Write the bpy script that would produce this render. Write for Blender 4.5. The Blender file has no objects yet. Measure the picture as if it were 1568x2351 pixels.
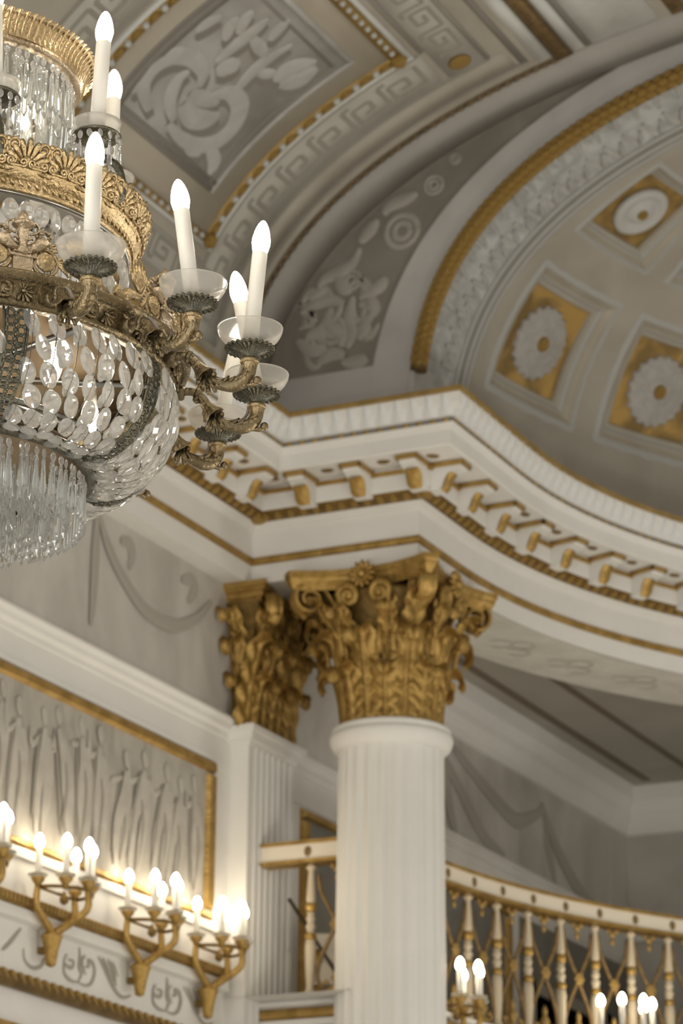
import bpy, bmesh, math, random
from math import sin, cos, pi, radians, sqrt, atan2, hypot
from mathutils import Vector, Matrix
random.seed(7)
S = bpy.context.scene
COL = S.collection

# ------------------------------------------------------------------ camera
FPX = 7000.0
cam_d = bpy.data.cameras.new('camera')
cam = bpy.data.objects.new('camera', cam_d)
COL.objects.link(cam)
CAM_R = ((0.902, 0.432, 0.009), (-0.133, 0.297, -0.946), (-0.412, 0.851, 0.325))
_f = Vector(CAM_R[2]).normalized()
_r = Vector(CAM_R[0]); _r = (_r - _f * _r.dot(_f)).normalized()
_d = _f.cross(_r)
CAM_P = Vector((5.726, -10.955, -4.026))
cam.matrix_world = Matrix(((_r.x, -_d.x, -_f.x, CAM_P.x), (_r.y, -_d.y, -_f.y, CAM_P.y), (_r.z, -_d.z, -_f.z, CAM_P.z), (0, 0, 0, 1)))
cam_d.sensor_fit = 'VERTICAL'; cam_d.sensor_height = 36.0; cam_d.sensor_width = 24.0
cam_d.lens = FPX / 2351.0 * 36.0
cam_d.clip_start = 0.1; cam_d.clip_end = 100
cam_d.dof.use_dof = True; cam_d.dof.focus_distance = 5.72; cam_d.dof.aperture_fstop = 7.6
S.camera = cam

# ------------------------------------------------------------------ world, lamps, exposure
W = bpy.data.worlds.new('world'); S.world = W; W.use_nodes = True
W.node_tree.nodes['Background'].inputs[0].default_value = (1.0, 1.0, 0.975, 1)
W.node_tree.nodes['Background'].inputs[1].default_value = 1.15
S.view_settings.view_transform = 'Standard'; S.view_settings.look = 'None'
S.view_settings.exposure = 0.0; S.view_settings.gamma = 1.0
S.view_settings.use_curve_mapping = False
BULB_E = 32.0
def lamp(name, loc, power, radius, color=(1, 0.965, 0.90)):
    l = bpy.data.lights.new(name, 'POINT'); l.energy = power; l.shadow_soft_size = radius; l.color = color
    o = bpy.data.objects.new(name, l); o.location = loc; COL.objects.link(o); return o
# unseen fill lamps added behind the camera, low in the hall, under the apse
lamp('rear_fill_lamp', (4.4, -13.0, -1.8), 300, 0.5)
lamp('low_fill_lamp', (5.6, -3.4, -4.3), 185, 0.4)
lamp('low_fill_lamp', (1.6, -9.5, -4.3), 120, 0.4)
lamp('apse_fill_lamp', (4.6, 1.3, -3.6), 130, 0.4)

# ------------------------------------------------------------------ materials
def mat(name, c1, c2=None, rough=0.6, metal=0.0, scale=6.0, stretch=(1, 1, 1), bump=0.0, bscale=40.0, detail=4.0, lo=0.35, hi=0.65, spec=0.4):
    m = bpy.data.materials.new(name); m.use_nodes = True
    nt = m.node_tree; b = nt.nodes['Principled BSDF']
    b.inputs['Roughness'].default_value = rough; b.inputs['Metallic'].default_value = metal
    b.inputs['Specular IOR Level'].default_value = spec
    b.inputs['Base Color'].default_value = (*c1, 1)
    if c2 is not None or bump:
        tc = nt.nodes.new('ShaderNodeTexCoord'); mp = nt.nodes.new('ShaderNodeMapping')
        mp.inputs['Scale'].default_value = stretch
        nt.links.new(tc.outputs['Object'], mp.inputs[0])
    if c2 is not None:
        n = nt.nodes.new('ShaderNodeTexNoise'); n.inputs['Scale'].default_value = scale; n.inputs['Detail'].default_value = detail
        n.inputs['Distortion'].default_value = 0.6
        r = nt.nodes.new('ShaderNodeValToRGB')
        r.color_ramp.elements[0].position = lo; r.color_ramp.elements[0].color = (*c1, 1)
        r.color_ramp.elements[1].position = hi; r.color_ramp.elements[1].color = (*c2, 1)
        nt.links.new(mp.outputs[0], n.inputs[0]); nt.links.new(n.outputs[0], r.inputs[0])
        nt.links.new(r.outputs[0], b.inputs['Base Color'])
    if bump:
        n2 = nt.nodes.new('ShaderNodeTexNoise'); n2.inputs['Scale'].default_value = bscale; n2.inputs['Detail'].default_value = 3
        bp = nt.nodes.new('ShaderNodeBump'); bp.inputs['Strength'].default_value = bump; bp.inputs['Distance'].default_value = 0.01
        nt.links.new(mp.outputs[0], n2.inputs[0]); nt.links.new(n2.outputs[0], bp.inputs['Height'])
        nt.links.new(bp.outputs[0], b.inputs['Normal'])
    return m
M = {}
M['white'] = mat('white_plaster', (0.714, 0.699, 0.660), (0.755, 0.735, 0.697), rough=.6, scale=3)
M['whitecool'] = mat('white_leaf_plaster', (0.740, 0.745, 0.728), (0.660, 0.663, 0.655), rough=.6, scale=20)
M['frieze'] = mat('painted_frieze_wall', (0.405, 0.378, 0.336), (0.582, 0.553, 0.505), rough=.7, scale=2.2, stretch=(1, 1.6, .9), detail=6, lo=.3, hi=.7)
M['swag'] = mat('painted_swag', (.375, .345, .30), rough=.7)
M['panel'] = mat('painted_panel', (.33, .305, .265), (.44, .41, .36), rough=.7, scale=4.5, stretch=(1, 2.0, 1.0), detail=6, lo=.36, hi=.64)
M['taupe'] = mat('vault_paint_taupe', (0.321, 0.289, 0.238), (0.400, 0.367, 0.309), rough=.75, scale=2.5, detail=6)
M['tan'] = mat('vault_paint_tan', (0.362, 0.319, 0.250), (0.419, 0.375, 0.300), rough=.75, scale=2.5, detail=6)
M['lilac'] = mat('vault_paint_grey', (0.422, 0.400, 0.377), (0.507, 0.486, 0.463), rough=.75, scale=2.0, detail=6)
M['cool'] = mat('vault_paint_cool', (0.537, 0.538, 0.507), (0.650, 0.663, 0.634), rough=.75, scale=4, detail=6)
M['trophy'] = mat('vault_paint_trophy_ground', (0.294, 0.278, 0.250), (0.400, 0.388, 0.362), rough=.75, scale=3, detail=7)
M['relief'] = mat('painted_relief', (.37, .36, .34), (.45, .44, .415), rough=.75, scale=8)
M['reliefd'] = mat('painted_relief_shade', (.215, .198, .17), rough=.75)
M['spandrel'] = mat('spandrel_paint', (.205, .182, .15), (.26, .235, .20), rough=.75, scale=4, detail=6)
M['strip'] = mat('vault_strip_paint', (.32, .30, .275), (.37, .35, .32), rough=.75, scale=2, detail=6)
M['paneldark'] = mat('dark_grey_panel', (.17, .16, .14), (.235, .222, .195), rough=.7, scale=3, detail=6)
M['baluster'] = mat('baluster_cream', (.56, .475, .345), rough=.5)
M['beadbrown'] = mat('brown_bead_moulding', (.17, .115, .055), (.105, .075, .04), rough=.6, metal=.2, scale=30)
M['spanrel'] = mat('spandrel_relief', (.325, .30, .26), (.385, .355, .31), rough=.75, scale=9)
M['line'] = mat('painted_line', (0.233, 0.217, 0.187), rough=.75)
M['keyground'] = mat('key_band_ground', (0.397, 0.380, 0.332), (0.450, 0.434, 0.386), rough=.75, scale=4)
M['keyline'] = mat('key_line', (0.286, 0.267, 0.230), rough=.75)
M['leafband'] = mat('soffit_leaf_band', (0.345, 0.347, 0.337), (0.507, 0.515, 0.501), rough=.75, scale=9, detail=6, lo=.38, hi=.62)
M['dome'] = mat('dome_paint', (0.319, 0.290, 0.240), (0.381, 0.350, 0.294), rough=.75, scale=2.5, detail=6)
M['domelight'] = mat('dome_fillet', (0.377, 0.375, 0.354), rough=.75)
M['rosette'] = mat('rosette_grey', (.40, .375, .345), (.34, .32, .295), rough=.7, scale=25)
M['rosettew'] = mat('rosette_white', (.47, .465, .44), rough=.7)
M['gold'] = mat('gold_leaf', (.50, .325, .105), (.33, .205, .055), rough=.45, metal=.72, scale=14, bump=.5, bscale=70)
M['golddark'] = mat('gold_leaf_antique', (.24, .15, .045), (.15, .09, .026), rough=.5, metal=.6, scale=18, bump=.3, bscale=60)
M['goldmatt'] = mat('gold_matt', (.40, .265, .09), (.29, .19, .06), rough=.55, metal=.45, scale=10)
M['goldpanel'] = mat('coffer_gold', (.50, .32, .10), (.25, .165, .06), rough=.5, metal=.5, scale=5, detail=3, lo=.42, hi=.58)
M['goldbrown'] = mat('gold_brown_bead', (.26, .17, .065), (.155, .10, .042), rough=.6, metal=.3, scale=30)
M['galceil'] = mat('gallery_ceiling_paint', (0.382, 0.350, 0.293), (0.447, 0.415, 0.350), rough=.75, scale=2)
M['galline'] = mat('gallery_ceiling_line', (0.188, 0.147, 0.106), rough=.75)
M['soffit'] = mat('soffit_paint', (0.625, 0.604, 0.530), (0.719, 0.691, 0.621), rough=.7, scale=7, detail=5)
M['cream'] = mat('cream_paint', (.72, .655, .54), rough=.5)
M['floor'] = mat('pale_marble', (.62, .58, .52), (.54, .50, .44), rough=.35, scale=1.5)
M['dark'] = mat('dark_opening', (.045, .04, .034), (.07, .062, .055), rough=.6, scale=2)
M['bronze'] = mat('bronze', (.27, .205, .115), (.185, .15, .09), rough=.38, metal=.9, scale=18, bump=.4, bscale=120)
M['bronzedark'] = mat('bronze_patina', (.15, .137, .098), (.10, .10, .082), rough=.38, metal=.85, scale=22, bump=.3, bscale=150)
M['gilt'] = mat('gilt_brass', (.50, .385, .225), (.33, .245, .13), rough=.4, metal=.9, scale=16, bump=.4, bscale=140)
M['giltpale'] = mat('gilt_brass_pale', (.47, .375, .26), (.33, .26, .175), rough=.4, metal=.88, scale=20, bump=.4, bscale=140)
M['steel'] = mat('steel_rod', (.34, .34, .33), rough=.3, metal=1.0)
M['plate'] = mat('gilded_inner_plate', (.34, .245, .145), (.26, .185, .105), rough=.5, metal=.25, scale=8)
M['wire'] = mat('grey_cable', (.26, .225, .19), rough=.6)
M['ivory'] = mat('ivory_candle_tube', (.80, .765, .69), rough=.45)
M['wood'] = mat('dark_wood', (.06, .045, .03), rough=.5)

def emission(name, col, st):
    m = bpy.data.materials.new(name); m.use_nodes = True
    nt = m.node_tree; nt.nodes.remove(nt.nodes['Principled BSDF'])
    e = nt.nodes.new('ShaderNodeEmission'); e.inputs[0].default_value = (*col, 1); e.inputs[1].default_value = st
    nt.links.new(e.outputs[0], nt.nodes['Material Output'].inputs[0]); return m
M['bulb'] = emission('lit_bulb', (1.0, .90, .74), BULB_E)
M['bulbs'] = emission('lit_sconce_bulb', (1.0, .86, .64), 30.0)
def glass(name, col, rough, ior, tmix):
    m = bpy.data.materials.new(name); m.use_nodes = True
    nt = m.node_tree; nt.nodes.remove(nt.nodes['Principled BSDF'])
    g = nt.nodes.new('ShaderNodeBsdfGlass'); g.inputs['Color'].default_value = (*col, 1); g.inputs['Roughness'].default_value = rough; g.inputs['IOR'].default_value = ior
    t = nt.nodes.new('ShaderNodeBsdfTranslucent'); t.inputs[0].default_value = (.9, .89, .86, 1)
    d = nt.nodes.new('ShaderNodeBsdfDiffuse'); d.inputs[0].default_value = (.88, .87, .84, 1)
    a = nt.nodes.new('ShaderNodeMixShader'); a.inputs[0].default_value = .5
    x = nt.nodes.new('ShaderNodeMixShader'); x.inputs[0].default_value = tmix
    nt.links.new(t.outputs[0], a.inputs[1]); nt.links.new(d.outputs[0], a.inputs[2])
    nt.links.new(g.outputs[0], x.inputs[1]); nt.links.new(a.outputs[0], x.inputs[2])
    nt.links.new(x.outputs[0], nt.nodes['Material Output'].inputs[0]); return m
M['crystal'] = glass('cut_crystal', (.98, .98, .975), .02, 1.5, .25)
M['prism'] = glass('prism_crystal', (.97, .98, .975), .02, 1.45, .16)
M['opal'] = glass('opal_glass', (.98, .965, .94), .10, 1.12, .28)

# ------------------------------------------------------------------ mesh helpers
class MB:
    def __init__(s): s.v = []; s.f = []; s.m = []; s.sm = []
    def add(s, V, F, mi=0, mx=None, smooth=False):
        o = len(s.v)
        for p in V:
            p = Vector(p)
            s.v.append(mx @ p if mx is not None else p)
        for f in F:
            s.f.append([i + o for i in f]); s.m.append(mi); s.sm.append(smooth)
        return s
    def grid(s, rows, mi=0, mx=None, close=False, smooth=True):
        n = len(rows[0]); V = [p for r in rows for p in r]; F = []
        for i in range(len(rows) - 1):
            for j in range(n if close else n - 1):
                k = (j + 1) % n
                F.append((i * n + j, i * n + k, (i + 1) * n + k, (i + 1) * n + j))
        return s.add(V, F, mi, mx, smooth)
    def lathe(s, prof, n=16, mi=0, mx=None, smooth=True, cap=True, flute=None):
        rows = []
        for (r, z) in prof:
            rows.append([(r * (flute(2 * pi * k / n) if flute else 1) * cos(2 * pi * k / n), r * (flute(2 * pi * k / n) if flute else 1) * sin(2 * pi * k / n), z) for k in range(n)])
        s.grid(rows, mi, mx, True, smooth)
        if cap:
            o = len(s.v) - n * len(rows)
            if prof[0][0] > 1e-5: s.f.append([o + k for k in range(n)][::-1]); s.m.append(mi); s.sm.append(False)
            if prof[-1][0] > 1e-5: s.f.append([o + n * (len(rows) - 1) + k for k in range(n)]); s.m.append(mi); s.sm.append(False)
        return s
    def tube(s, pts, r, n=8, mi=0, mx=None, smooth=True, closed=False, bn=None, rb=None):
        pts = [Vector(p) for p in pts]; L = len(pts); rows = []
        pn = None
        for i, p in enumerate(pts):
            a = pts[(i - 1) % L] if (closed or i > 0) else p
            b = pts[(i + 1) % L] if (closed or i < L - 1) else p
            t = (b - a); t = t.normalized() if t.length > 1e-9 else Vector((0, 0, 1))
            if bn is not None:
                B = Vector(bn); N = B.cross(t).normalized()
            else:
                ref = pn if pn is not None else (Vector((0, 0, 1)) if abs(t.z) < .9 else Vector((1, 0, 0)))
                N = (ref - t * ref.dot(t))
                N = N.normalized() if N.length > 1e-6 else t.orthogonal().normalized()
                B = t.cross(N); pn = N
            rr = r[i] if isinstance(r, (list, tuple)) else r
            r2 = rr if rb is None else (rb[i] if isinstance(rb, (list, tuple)) else rb)
            rows.append([p + N * (rr * cos(2 * pi * k / n)) + B * (r2 * sin(2 * pi * k / n)) for k in range(n)])
        if closed: rows.append(rows[0])
        s.grid(rows, mi, mx, True, smooth)
        if not closed:
            o = len(s.v) - n * len(rows)
            s.f.append([o + k for k in range(n)][::-1]); s.m.append(mi); s.sm.append(False)
            s.f.append([o + n * (len(rows) - 1) + k for k in range(n)]); s.m.append(mi); s.sm.append(False)
        return s
    def box(s, x0, x1, y0, y1, z0, z1, mi=0, mx=None):
        V = [(x0, y0, z0), (x1, y0, z0), (x1, y1, z0), (x0, y1, z0), (x0, y0, z1), (x1, y0, z1), (x1, y1, z1), (x0, y1, z1)]
        return s.add(V, [(0, 3, 2, 1), (4, 5, 6, 7), (0, 1, 5, 4), (1, 2, 6, 5), (2, 3, 7, 6), (3, 0, 4, 7)], mi, mx)
    def prism(s, poly, axis0, axis1, up, lo, hi, mi=0, mx=None):
        # extrude polygon given in (axis0, up) coordinates along axis1 between lo and hi
        a0, a1, u = Vector(axis0), Vector(axis1), Vector(up); n = len(poly)
        V = [a0 * p + u * q + a1 * lo for p, q in poly] + [a0 * p + u * q + a1 * hi for p, q in poly]
        F = [tuple(range(n))[::-1], tuple(range(n, 2 * n))] + [(i, (i + 1) % n, n + (i + 1) % n, n + i) for i in range(n)]
        return s.add(V, F, mi, mx)
    def sphere(s, c, r, n=8, m=6, mi=0, mx=None, sc=(1, 1, 1)):
        rows = []
        for i in range(m + 1):
            t = pi * i / m
            rows.append([(c[0] + r * sc[0] * sin(t) * cos(2 * pi * k / n), c[1] + r * sc[1] * sin(t) * sin(2 * pi * k / n), c[2] + r * sc[2] * cos(t)) for k in range(n)])
        return s.grid(rows, mi, mx, True, True)
    def mesh(s, name, *mats):
        me = bpy.data.meshes.new(name)
        me.from_pydata([tuple(v) for v in s.v], [], s.f)
        for m in mats: me.materials.append(M[m] if isinstance(m, str) else m)
        me.polygons.foreach_set('material_index', s.m); me.polygons.foreach_set('use_smooth', s.sm)
        bm = bmesh.new(); bm.from_mesh(me); bmesh.ops.remove_doubles(bm, verts=bm.verts, dist=1e-6)
        bmesh.ops.recalc_face_normals(bm, faces=bm.faces); bm.to_mesh(me); bm.free()
        me.update(); return me
def ob(name, me, parent=None, mx=None, kind=None, label=None, cat=None, group=None):
    o = bpy.data.objects.new(name, me); COL.objects.link(o)
    if parent is not None: o.parent = parent
    if mx is not None: o.matrix_basis = mx
    if kind: o['kind'] = kind
    if label: o['label'] = label
    if cat: o['category'] = cat
    if group: o['group'] = group
    return o
def empty(name, loc, label=None, cat=None, group=None, rz=0.0, kind=None):
    o = ob(name, None, None, None, kind, label, cat, group); o.location = loc; o.rotation_euler = (0, 0, rz); o.empty_display_size = .1; return o
def T(x, y, z): return Matrix.Translation((x, y, z))
def RZ(a): return Matrix.Rotation(a, 4, 'Z')
def RX(a): return Matrix.Rotation(a, 4, 'X')
def RY(a): return Matrix.Rotation(a, 4, 'Y')
def SC(x, y, z): return Matrix.Diagonal((x, y, z, 1))
def frame(p, x, y, z): return Matrix(((x[0], y[0], z[0], p[0]), (x[1], y[1], z[1], p[1]), (x[2], y[2], z[2], p[2]), (0, 0, 0, 1)))
def copy_tree(o, parent=None):
    c = o.copy(); COL.objects.link(c)
    if parent is not None: c.parent = parent
    for ch in list(o.children): copy_tree(ch, c)
    return c
def strip(mb, pts, nrm, w, h=.004, mi=0):
    # raised paint stroke / low relief: triangular section laid on a surface
    pts = [Vector(p) for p in pts]; nrm = [Vector(n) for n in nrm]; rows = []
    for i, p in enumerate(pts):
        t = pts[min(i + 1, len(pts) - 1)] - pts[max(i - 1, 0)]
        b = t.cross(nrm[i]); b = b.normalized() if b.length > 1e-9 else Vector((0, 0, 1))
        ww = w[i] if isinstance(w, (list, tuple)) else w
        rows.append([p - b * ww + nrm[i] * .0015, p - b * ww * .5 + nrm[i] * h, p + b * ww * .5 + nrm[i] * h, p + b * ww + nrm[i] * .0015])
    mb.grid(rows, mi)
def smooth_line(P, k=6):
    # Catmull-Rom through the points
    P = [tuple(p) for p in P]
    if len(P) < 3: return [tuple(P[0][c] + (P[1][c] - P[0][c]) * i / k for c in range(len(P[0]))) for i in range(k + 1)]
    Q = [P[0]] + P + [P[-1]]; out = []
    for i in range(1, len(Q) - 2):
        for j in range(k):
            t = j / k
            out.append(tuple(.5 * ((2 * Q[i][c]) + (-Q[i-1][c] + Q[i+1][c]) * t + (2*Q[i-1][c] - 5*Q[i][c] + 4*Q[i+1][c] - Q[i+2][c]) * t*t + (-Q[i-1][c] + 3*Q[i][c] - 3*Q[i+1][c] + Q[i+2][c]) * t**3) for c in range(len(P[0]))))
    out.append(P[-1]); return out
def taper(n, w): return [w * (.25 + .75 * sin(pi * (.08 + .88 * i / max(1, n - 1)))) for i in range(n)]

# ------------------------------------------------------------------ plan constants
XW = -.105            # plane of the side walls
WB = .775             # how far the end entablature stands out from the side wall
XC = 3.92; YC = .44   # centre of the apse
RA = XC - WB          # radius of the apse architrave face
ZF = -5.65            # hall floor
YB = -11.6            # near end of the modelled hall
YE = 4.78             # wall behind the gallery
NA = 60

# ------------------------------------------------------------------ room shell
mb = MB(); mb.box(-.6, 8.45, YB, YE + .3, ZF - .2, ZF)
ob('floor', mb.mesh('floor', 'floor'), kind='structure')
mb = MB(); mb.box(XW - .25, XW, YB, YE + .25, ZF, .6)
wall_left = ob('wall_left', mb.mesh('wall_left', 'white'), kind='structure')
mb = MB(); mb.box(2 * XC - XW, 2 * XC - XW + .25, YB, YE + .25, ZF, .6)
ob('wall_right', mb.mesh('wall_right', 'white'), kind='structure')
mb = MB(); mb.box(XW, 2 * XC - XW, YE, YE + .25, ZF, .6)
wall_back = ob('wall_back', mb.mesh('wall_back', 'frieze'), kind='structure')

def wall_panel(name, y0, y1, z0, z1, m, d=.004, parent=wall_left, x=XW):
    b = MB(); b.box(x, x + d, y0, y1, z0, z1); return ob(name, b.mesh(name, m), parent)
wall_panel('painted_frieze', YB, YE, -.70, -.02, 'frieze')
# white string moulding under the painted frieze
def wall_mould(name, prof, y0, y1, m, parent=wall_left, x=XW):
    b = MB(); n = len(prof)
    b.grid([[(x + p, y, z) for p, z in prof] for y in (y0, y1)], smooth=False)
    return ob(name, b.mesh(name, m), parent)
STR = [(0, -.690), (.045, -.692), (.048, -.705), (.034, -.722), (.03, -.742), (.014, -.756), (.012, -.775), (0, -.79)]
wall_mould('string_moulding', STR, YB, .03, 'white')
wall_mould('string_moulding', STR, .45, YE, 'white')
wall_panel('white_band', YB, YE, -.905, -.775, 'white', .006)
# long painted panel in its gilt frame, on the wall beside the pilaster
PY0, PY1, PZ0, PZ1 = -4.6, -.112, -1.572, -.903
wall_panel('painted_panel', PY0, PY1, PZ0, PZ1, 'panel', .008)
def gilt_frame(y0, y1, z0, z1, w=.055, h=.028, parent=wall_left, x=XW, m='gold'):
    for nm, a in (('gilt_frame', (y0, y1, z1 - w, z1)), ('gilt_frame', (y0, y1, z0, z0 + w * .75)), ('gilt_frame', (y1 - w * 1.35, y1, z0 + w * .75, z1 - w)), ('gilt_frame', (y0, y0 + w * 1.35, z0 + w * .75, z1 - w))):
        b = MB(); ya, yb, za, zb = a
        i = h * .45
        V = [(x, ya, za), (x, yb, za), (x, yb, zb), (x, ya, zb)] + [(x + h, ya + i, za + i), (x + h, yb - i, za + i), (x + h, yb - i, zb - i), (x + h, ya + i, zb - i)]
        b.add(V, [(4, 5, 6, 7), (0, 1, 5, 4), (1, 2, 6, 5), (2, 3, 7, 6), (3, 0, 4, 7)])
        ob(nm, b.mesh(nm, m), parent)
gilt_frame(PY0, PY1, PZ0, PZ1)
def white_frame(y0, y1, z0, z1, w=.035, h=.018):
    b = MB()
    for a in ((y0 - w, y1 + w, z1, z1 + w * .6), (y0 - w, y1 + w, z0 - w, z0), (y1, y1 + w, z0, z1), (y0 - w, y0, z0, z1)):
        b.box(XW, XW + h, *a)
    ob('white_fillet', b.mesh('white_fillet', 'white'), wall_left)
white_frame(PY0, PY1, PZ0, PZ1)
# drapery and limbs of the painted figures: soft strokes
_lay = [0]
def yz_strokes(name, L, m, w, parent=wall_left, x=XW, d=.009, h=.003):
    for l in L:
        l = smooth_line(l, 4); b = MB(); _lay[0] = (_lay[0] + 1) % 9; e = d + .0006 * _lay[0]
        strip(b, [(x + e, y, z) for y, z in l], [(1, 0, 0)] * len(l), taper(len(l), w), max(h, .003))
        ob(name, b.mesh(name, m), parent)
# a frieze of standing draped figures, painted in grey
M['drape'] = mat('painted_drapery', (.47, .44, .39), (.40, .37, .325), rough=.7, scale=12)
M['fold'] = mat('painted_fold', (.265, .242, .205), rough=.7)
rnd = random.Random(3); HD = []; BD = []; FD = []; AR = []
for k in range(13):
    y = -.26 - k * .155 + rnd.uniform(-.02, .02); zt = -1.035 + rnd.uniform(-.03, .03); ln = rnd.uniform(-.05, .05)
    HD.append([(y + ln - .012, zt + .03), (y + ln, zt), (y + ln + .006, zt - .035)])
    BD.append([(y + ln, zt - .05), (y + .01, zt - .16), (y - .01 - ln, zt - .28), (y - ln * 1.6, -1.50)])
    BD.append([(y + ln + .03, zt - .08), (y + .05, zt - .22), (y + .035 - ln, -1.49)])
    AR.append([(y + ln - .03, zt - .08), (y - .075, zt - .13 + rnd.uniform(-.03, .06)), (y - .09, zt - .04 + rnd.uniform(-.12, .06))])
    FD.append([(y + ln - .035, zt - .06), (y - .04, zt - .2), (y - .045 - ln, -1.45)])
    FD.append([(y + .015, zt - .17), (y + .03, zt - .27), (y + .0, -1.47)])
yz_strokes('painted_fold', FD, 'fold', .012)
yz_strokes('painted_drapery', BD, 'drape', .034)
yz_strokes('painted_arm', AR, 'drape', .014)
yz_strokes('painted_head', HD, 'drape', .024)
SWAG = [[(-1.14, -0.138), (-1.141, -0.274), (-1.144, -0.419), (-1.158, -0.6)], [(-1.116, -0.14), (-1.047, -0.246), (-0.901, -0.348), (-0.718, -0.423), (-0.499, -0.418), (-0.315, -0.339), (-0.175, -0.223)], [(-1.094, -0.169), (-0.992, -0.284), (-0.828, -0.381)], [(-0.946, -0.188), (-0.877, -0.176), (-0.849, -0.213), (-0.869, -0.284)], [(-0.436, -0.203), (-0.343, -0.176), (-0.322, -0.217), (-0.375, -0.28)], [(-1.223, -0.173), (-1.286, -0.229), (-1.442, -0.347), (-1.624, -0.472)]]
yz_strokes('painted_swag', SWAG, 'swag', .030, d=.005, h=.0015)
SW2 = [[(1.5, -.25), (1.62, -.42), (1.8, -.53), (2.0, -.5), (2.2, -.33)], [(2.2, -.3), (2.45, -.45), (2.75, -.62), (3.0, -.66)], [(2.35, -.25), (2.9, -.4), (3.2, -.44), (3.55, -.3)], [(3.5, -.28), (3.75, -.5), (4.1, -.66), (4.4, -.69)], [(2.25, -.3), (2.3, -.55), (2.4, -.69)], [(3.55, -.3), (3.6, -.5), (3.7, -.69)]]
yz_strokes('painted_swag', SW2, 'swag', .045, d=.005, h=.0015)
# shelf moulding that carries the sconces, frieze and rope below it
wall_mould('gilt_shelf_moulding', [(0, -1.742), (.02, -1.744), (.042, -1.752), (.044, -1.762), (.03, -1.790), (0, -1.794)], -5.2, .01, 'gold')
b = MB()
for k in range(90):
    y = -.03 - k * .028; b.box(XW + .028, XW + .05, y - .009, y + .009, -1.786, -1.758)
ob('shelf_flutes', b.mesh('shelf_flutes', 'goldmatt'), wall_left, kind='stuff')
wall_mould('white_shelf_fascia', [(0, -1.794), (.034, -1.797), (.034, -1.838), (.0, -1.846)], -5.2, .01, 'white')
wall_mould('white_bead', [(0, -2.005), (.014, -2.01), (.014, -2.03), (0, -2.036)], -5.2, .01, 'white')
b = MB(); b.tube([(XW + .02, -5.2, -2.065), (XW + .02, .01, -2.065)], .03, 10)
ob('gilt_rope_core', b.mesh('gilt_rope_core', 'golddark'), wall_left)
b = MB(); b.sphere((0, 0, 0), .5, 8, 6); me = b.mesh('rope_bead', 'gold')
for k in range(36):
    y = -.03 - k * .058
    ob('rope_bead', me, wall_left, T(XW + .034, y, -2.058) @ RX(.55) @ SC(.036, .034, .062))
wall_mould('gilt_line', [(0, -2.208), (.02, -2.212), (.02, -2.232), (0, -2.236)], -5.2, .01, 'gold')
SCROLL = [[(-1.219, -1.917), (-1.177, -1.917), (-1.186, -1.94), (-1.224, -1.942), (-1.246, -1.925), (-1.227, -1.897)], [(-1.246, -1.925), (-1.242, -1.97), (-1.199, -1.99), (-1.143, -1.99)], [(-1.139, -1.857), (-1.133, -1.895), (-1.137, -1.931), (-1.118, -1.956), (-1.143, -1.99)], [(-1.092, -1.924), (-1.065, -1.915), (-1.07, -1.895), (-1.037, -1.9), (-1.021, -1.929), (-1.039, -1.972), (-1.08, -1.992), (-1.143, -1.99)], [(-1.09, -1.952), (-1.113, -1.924), (-1.115, -1.899), (-1.095, -1.881)]]
FAN = [[(-0.997, -1.868), (-0.944, -1.909), (-0.898, -1.948), (-0.844, -1.983), (-0.793, -1.991), (-0.742, -1.974)], [(-0.968, -1.866), (-0.915, -1.911), (-0.868, -1.958)], [(-0.925, -1.866), (-0.879, -1.909), (-0.861, -1.957)], [(-0.889, -1.867), (-0.842, -1.917)], [(-1.535, -1.93), (-1.525, -1.97), (-1.477, -1.99), (-1.418, -1.979), (-1.374, -1.944), (-1.33, -1.901), (-1.278, -1.865)], [(-1.4, -1.871), (-1.358, -1.885)], [(-1.318, -1.878), (-1.356, -1.916), (-1.4, -1.955)], [(-1.682, -1.963), (-1.633, -1.927), (-1.56, -1.862)]]
M['grisaille'] = mat('grisaille_ornament', (.36, .325, .265), rough=.7)
yz_strokes('painted_scroll', SCROLL + FAN, 'grisaille', .008, d=.0005, h=.003)
yz_strokes('painted_scroll', [[(y + .68, z) for y, z in l] for l in SCROLL + FAN[:4]] , 'grisaille', .008, d=.0005, h=.003)

# second framed panel on the same wall, behind the pilaster and column, and the dark doorway of the gallery
wall_panel('painted_panel', .715, 3.05, -1.86, -.92, 'paneldark', .008)
gilt_frame(.70, 3.06, -1.88, -.915, .05)
wall_panel('painted_panel', 3.2, YE, -1.9, -.93, 'paneldark', .006)
b = MB(); b.box(XW - .01, XW + .006, 3.35, 4.35, -2.05, -1.30); b.box(XW, XW + .03, 3.28, 3.35, -2.05, -1.24, 1); b.box(XW, XW + .03, 4.35, 4.42, -2.05, -1.24, 1); b.box(XW, XW + .03, 3.28, 4.42, -1.30, -1.24, 1)
ob('door_1', b.mesh('door_1', 'dark', 'swag'), kind='structure')
b = MB(); b.box(.25, 3.4, YE - .012, YE, -2.0, -1.0)
ob('painted_panel', b.mesh('painted_panel', 'paneldark'), wall_back)
b = MB(); b.box(XW, 2 * XC - XW, YE - .03, YE, -.79, -.69)
ob('string_moulding', b.mesh('string_moulding', 'white'), wall_back)

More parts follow.
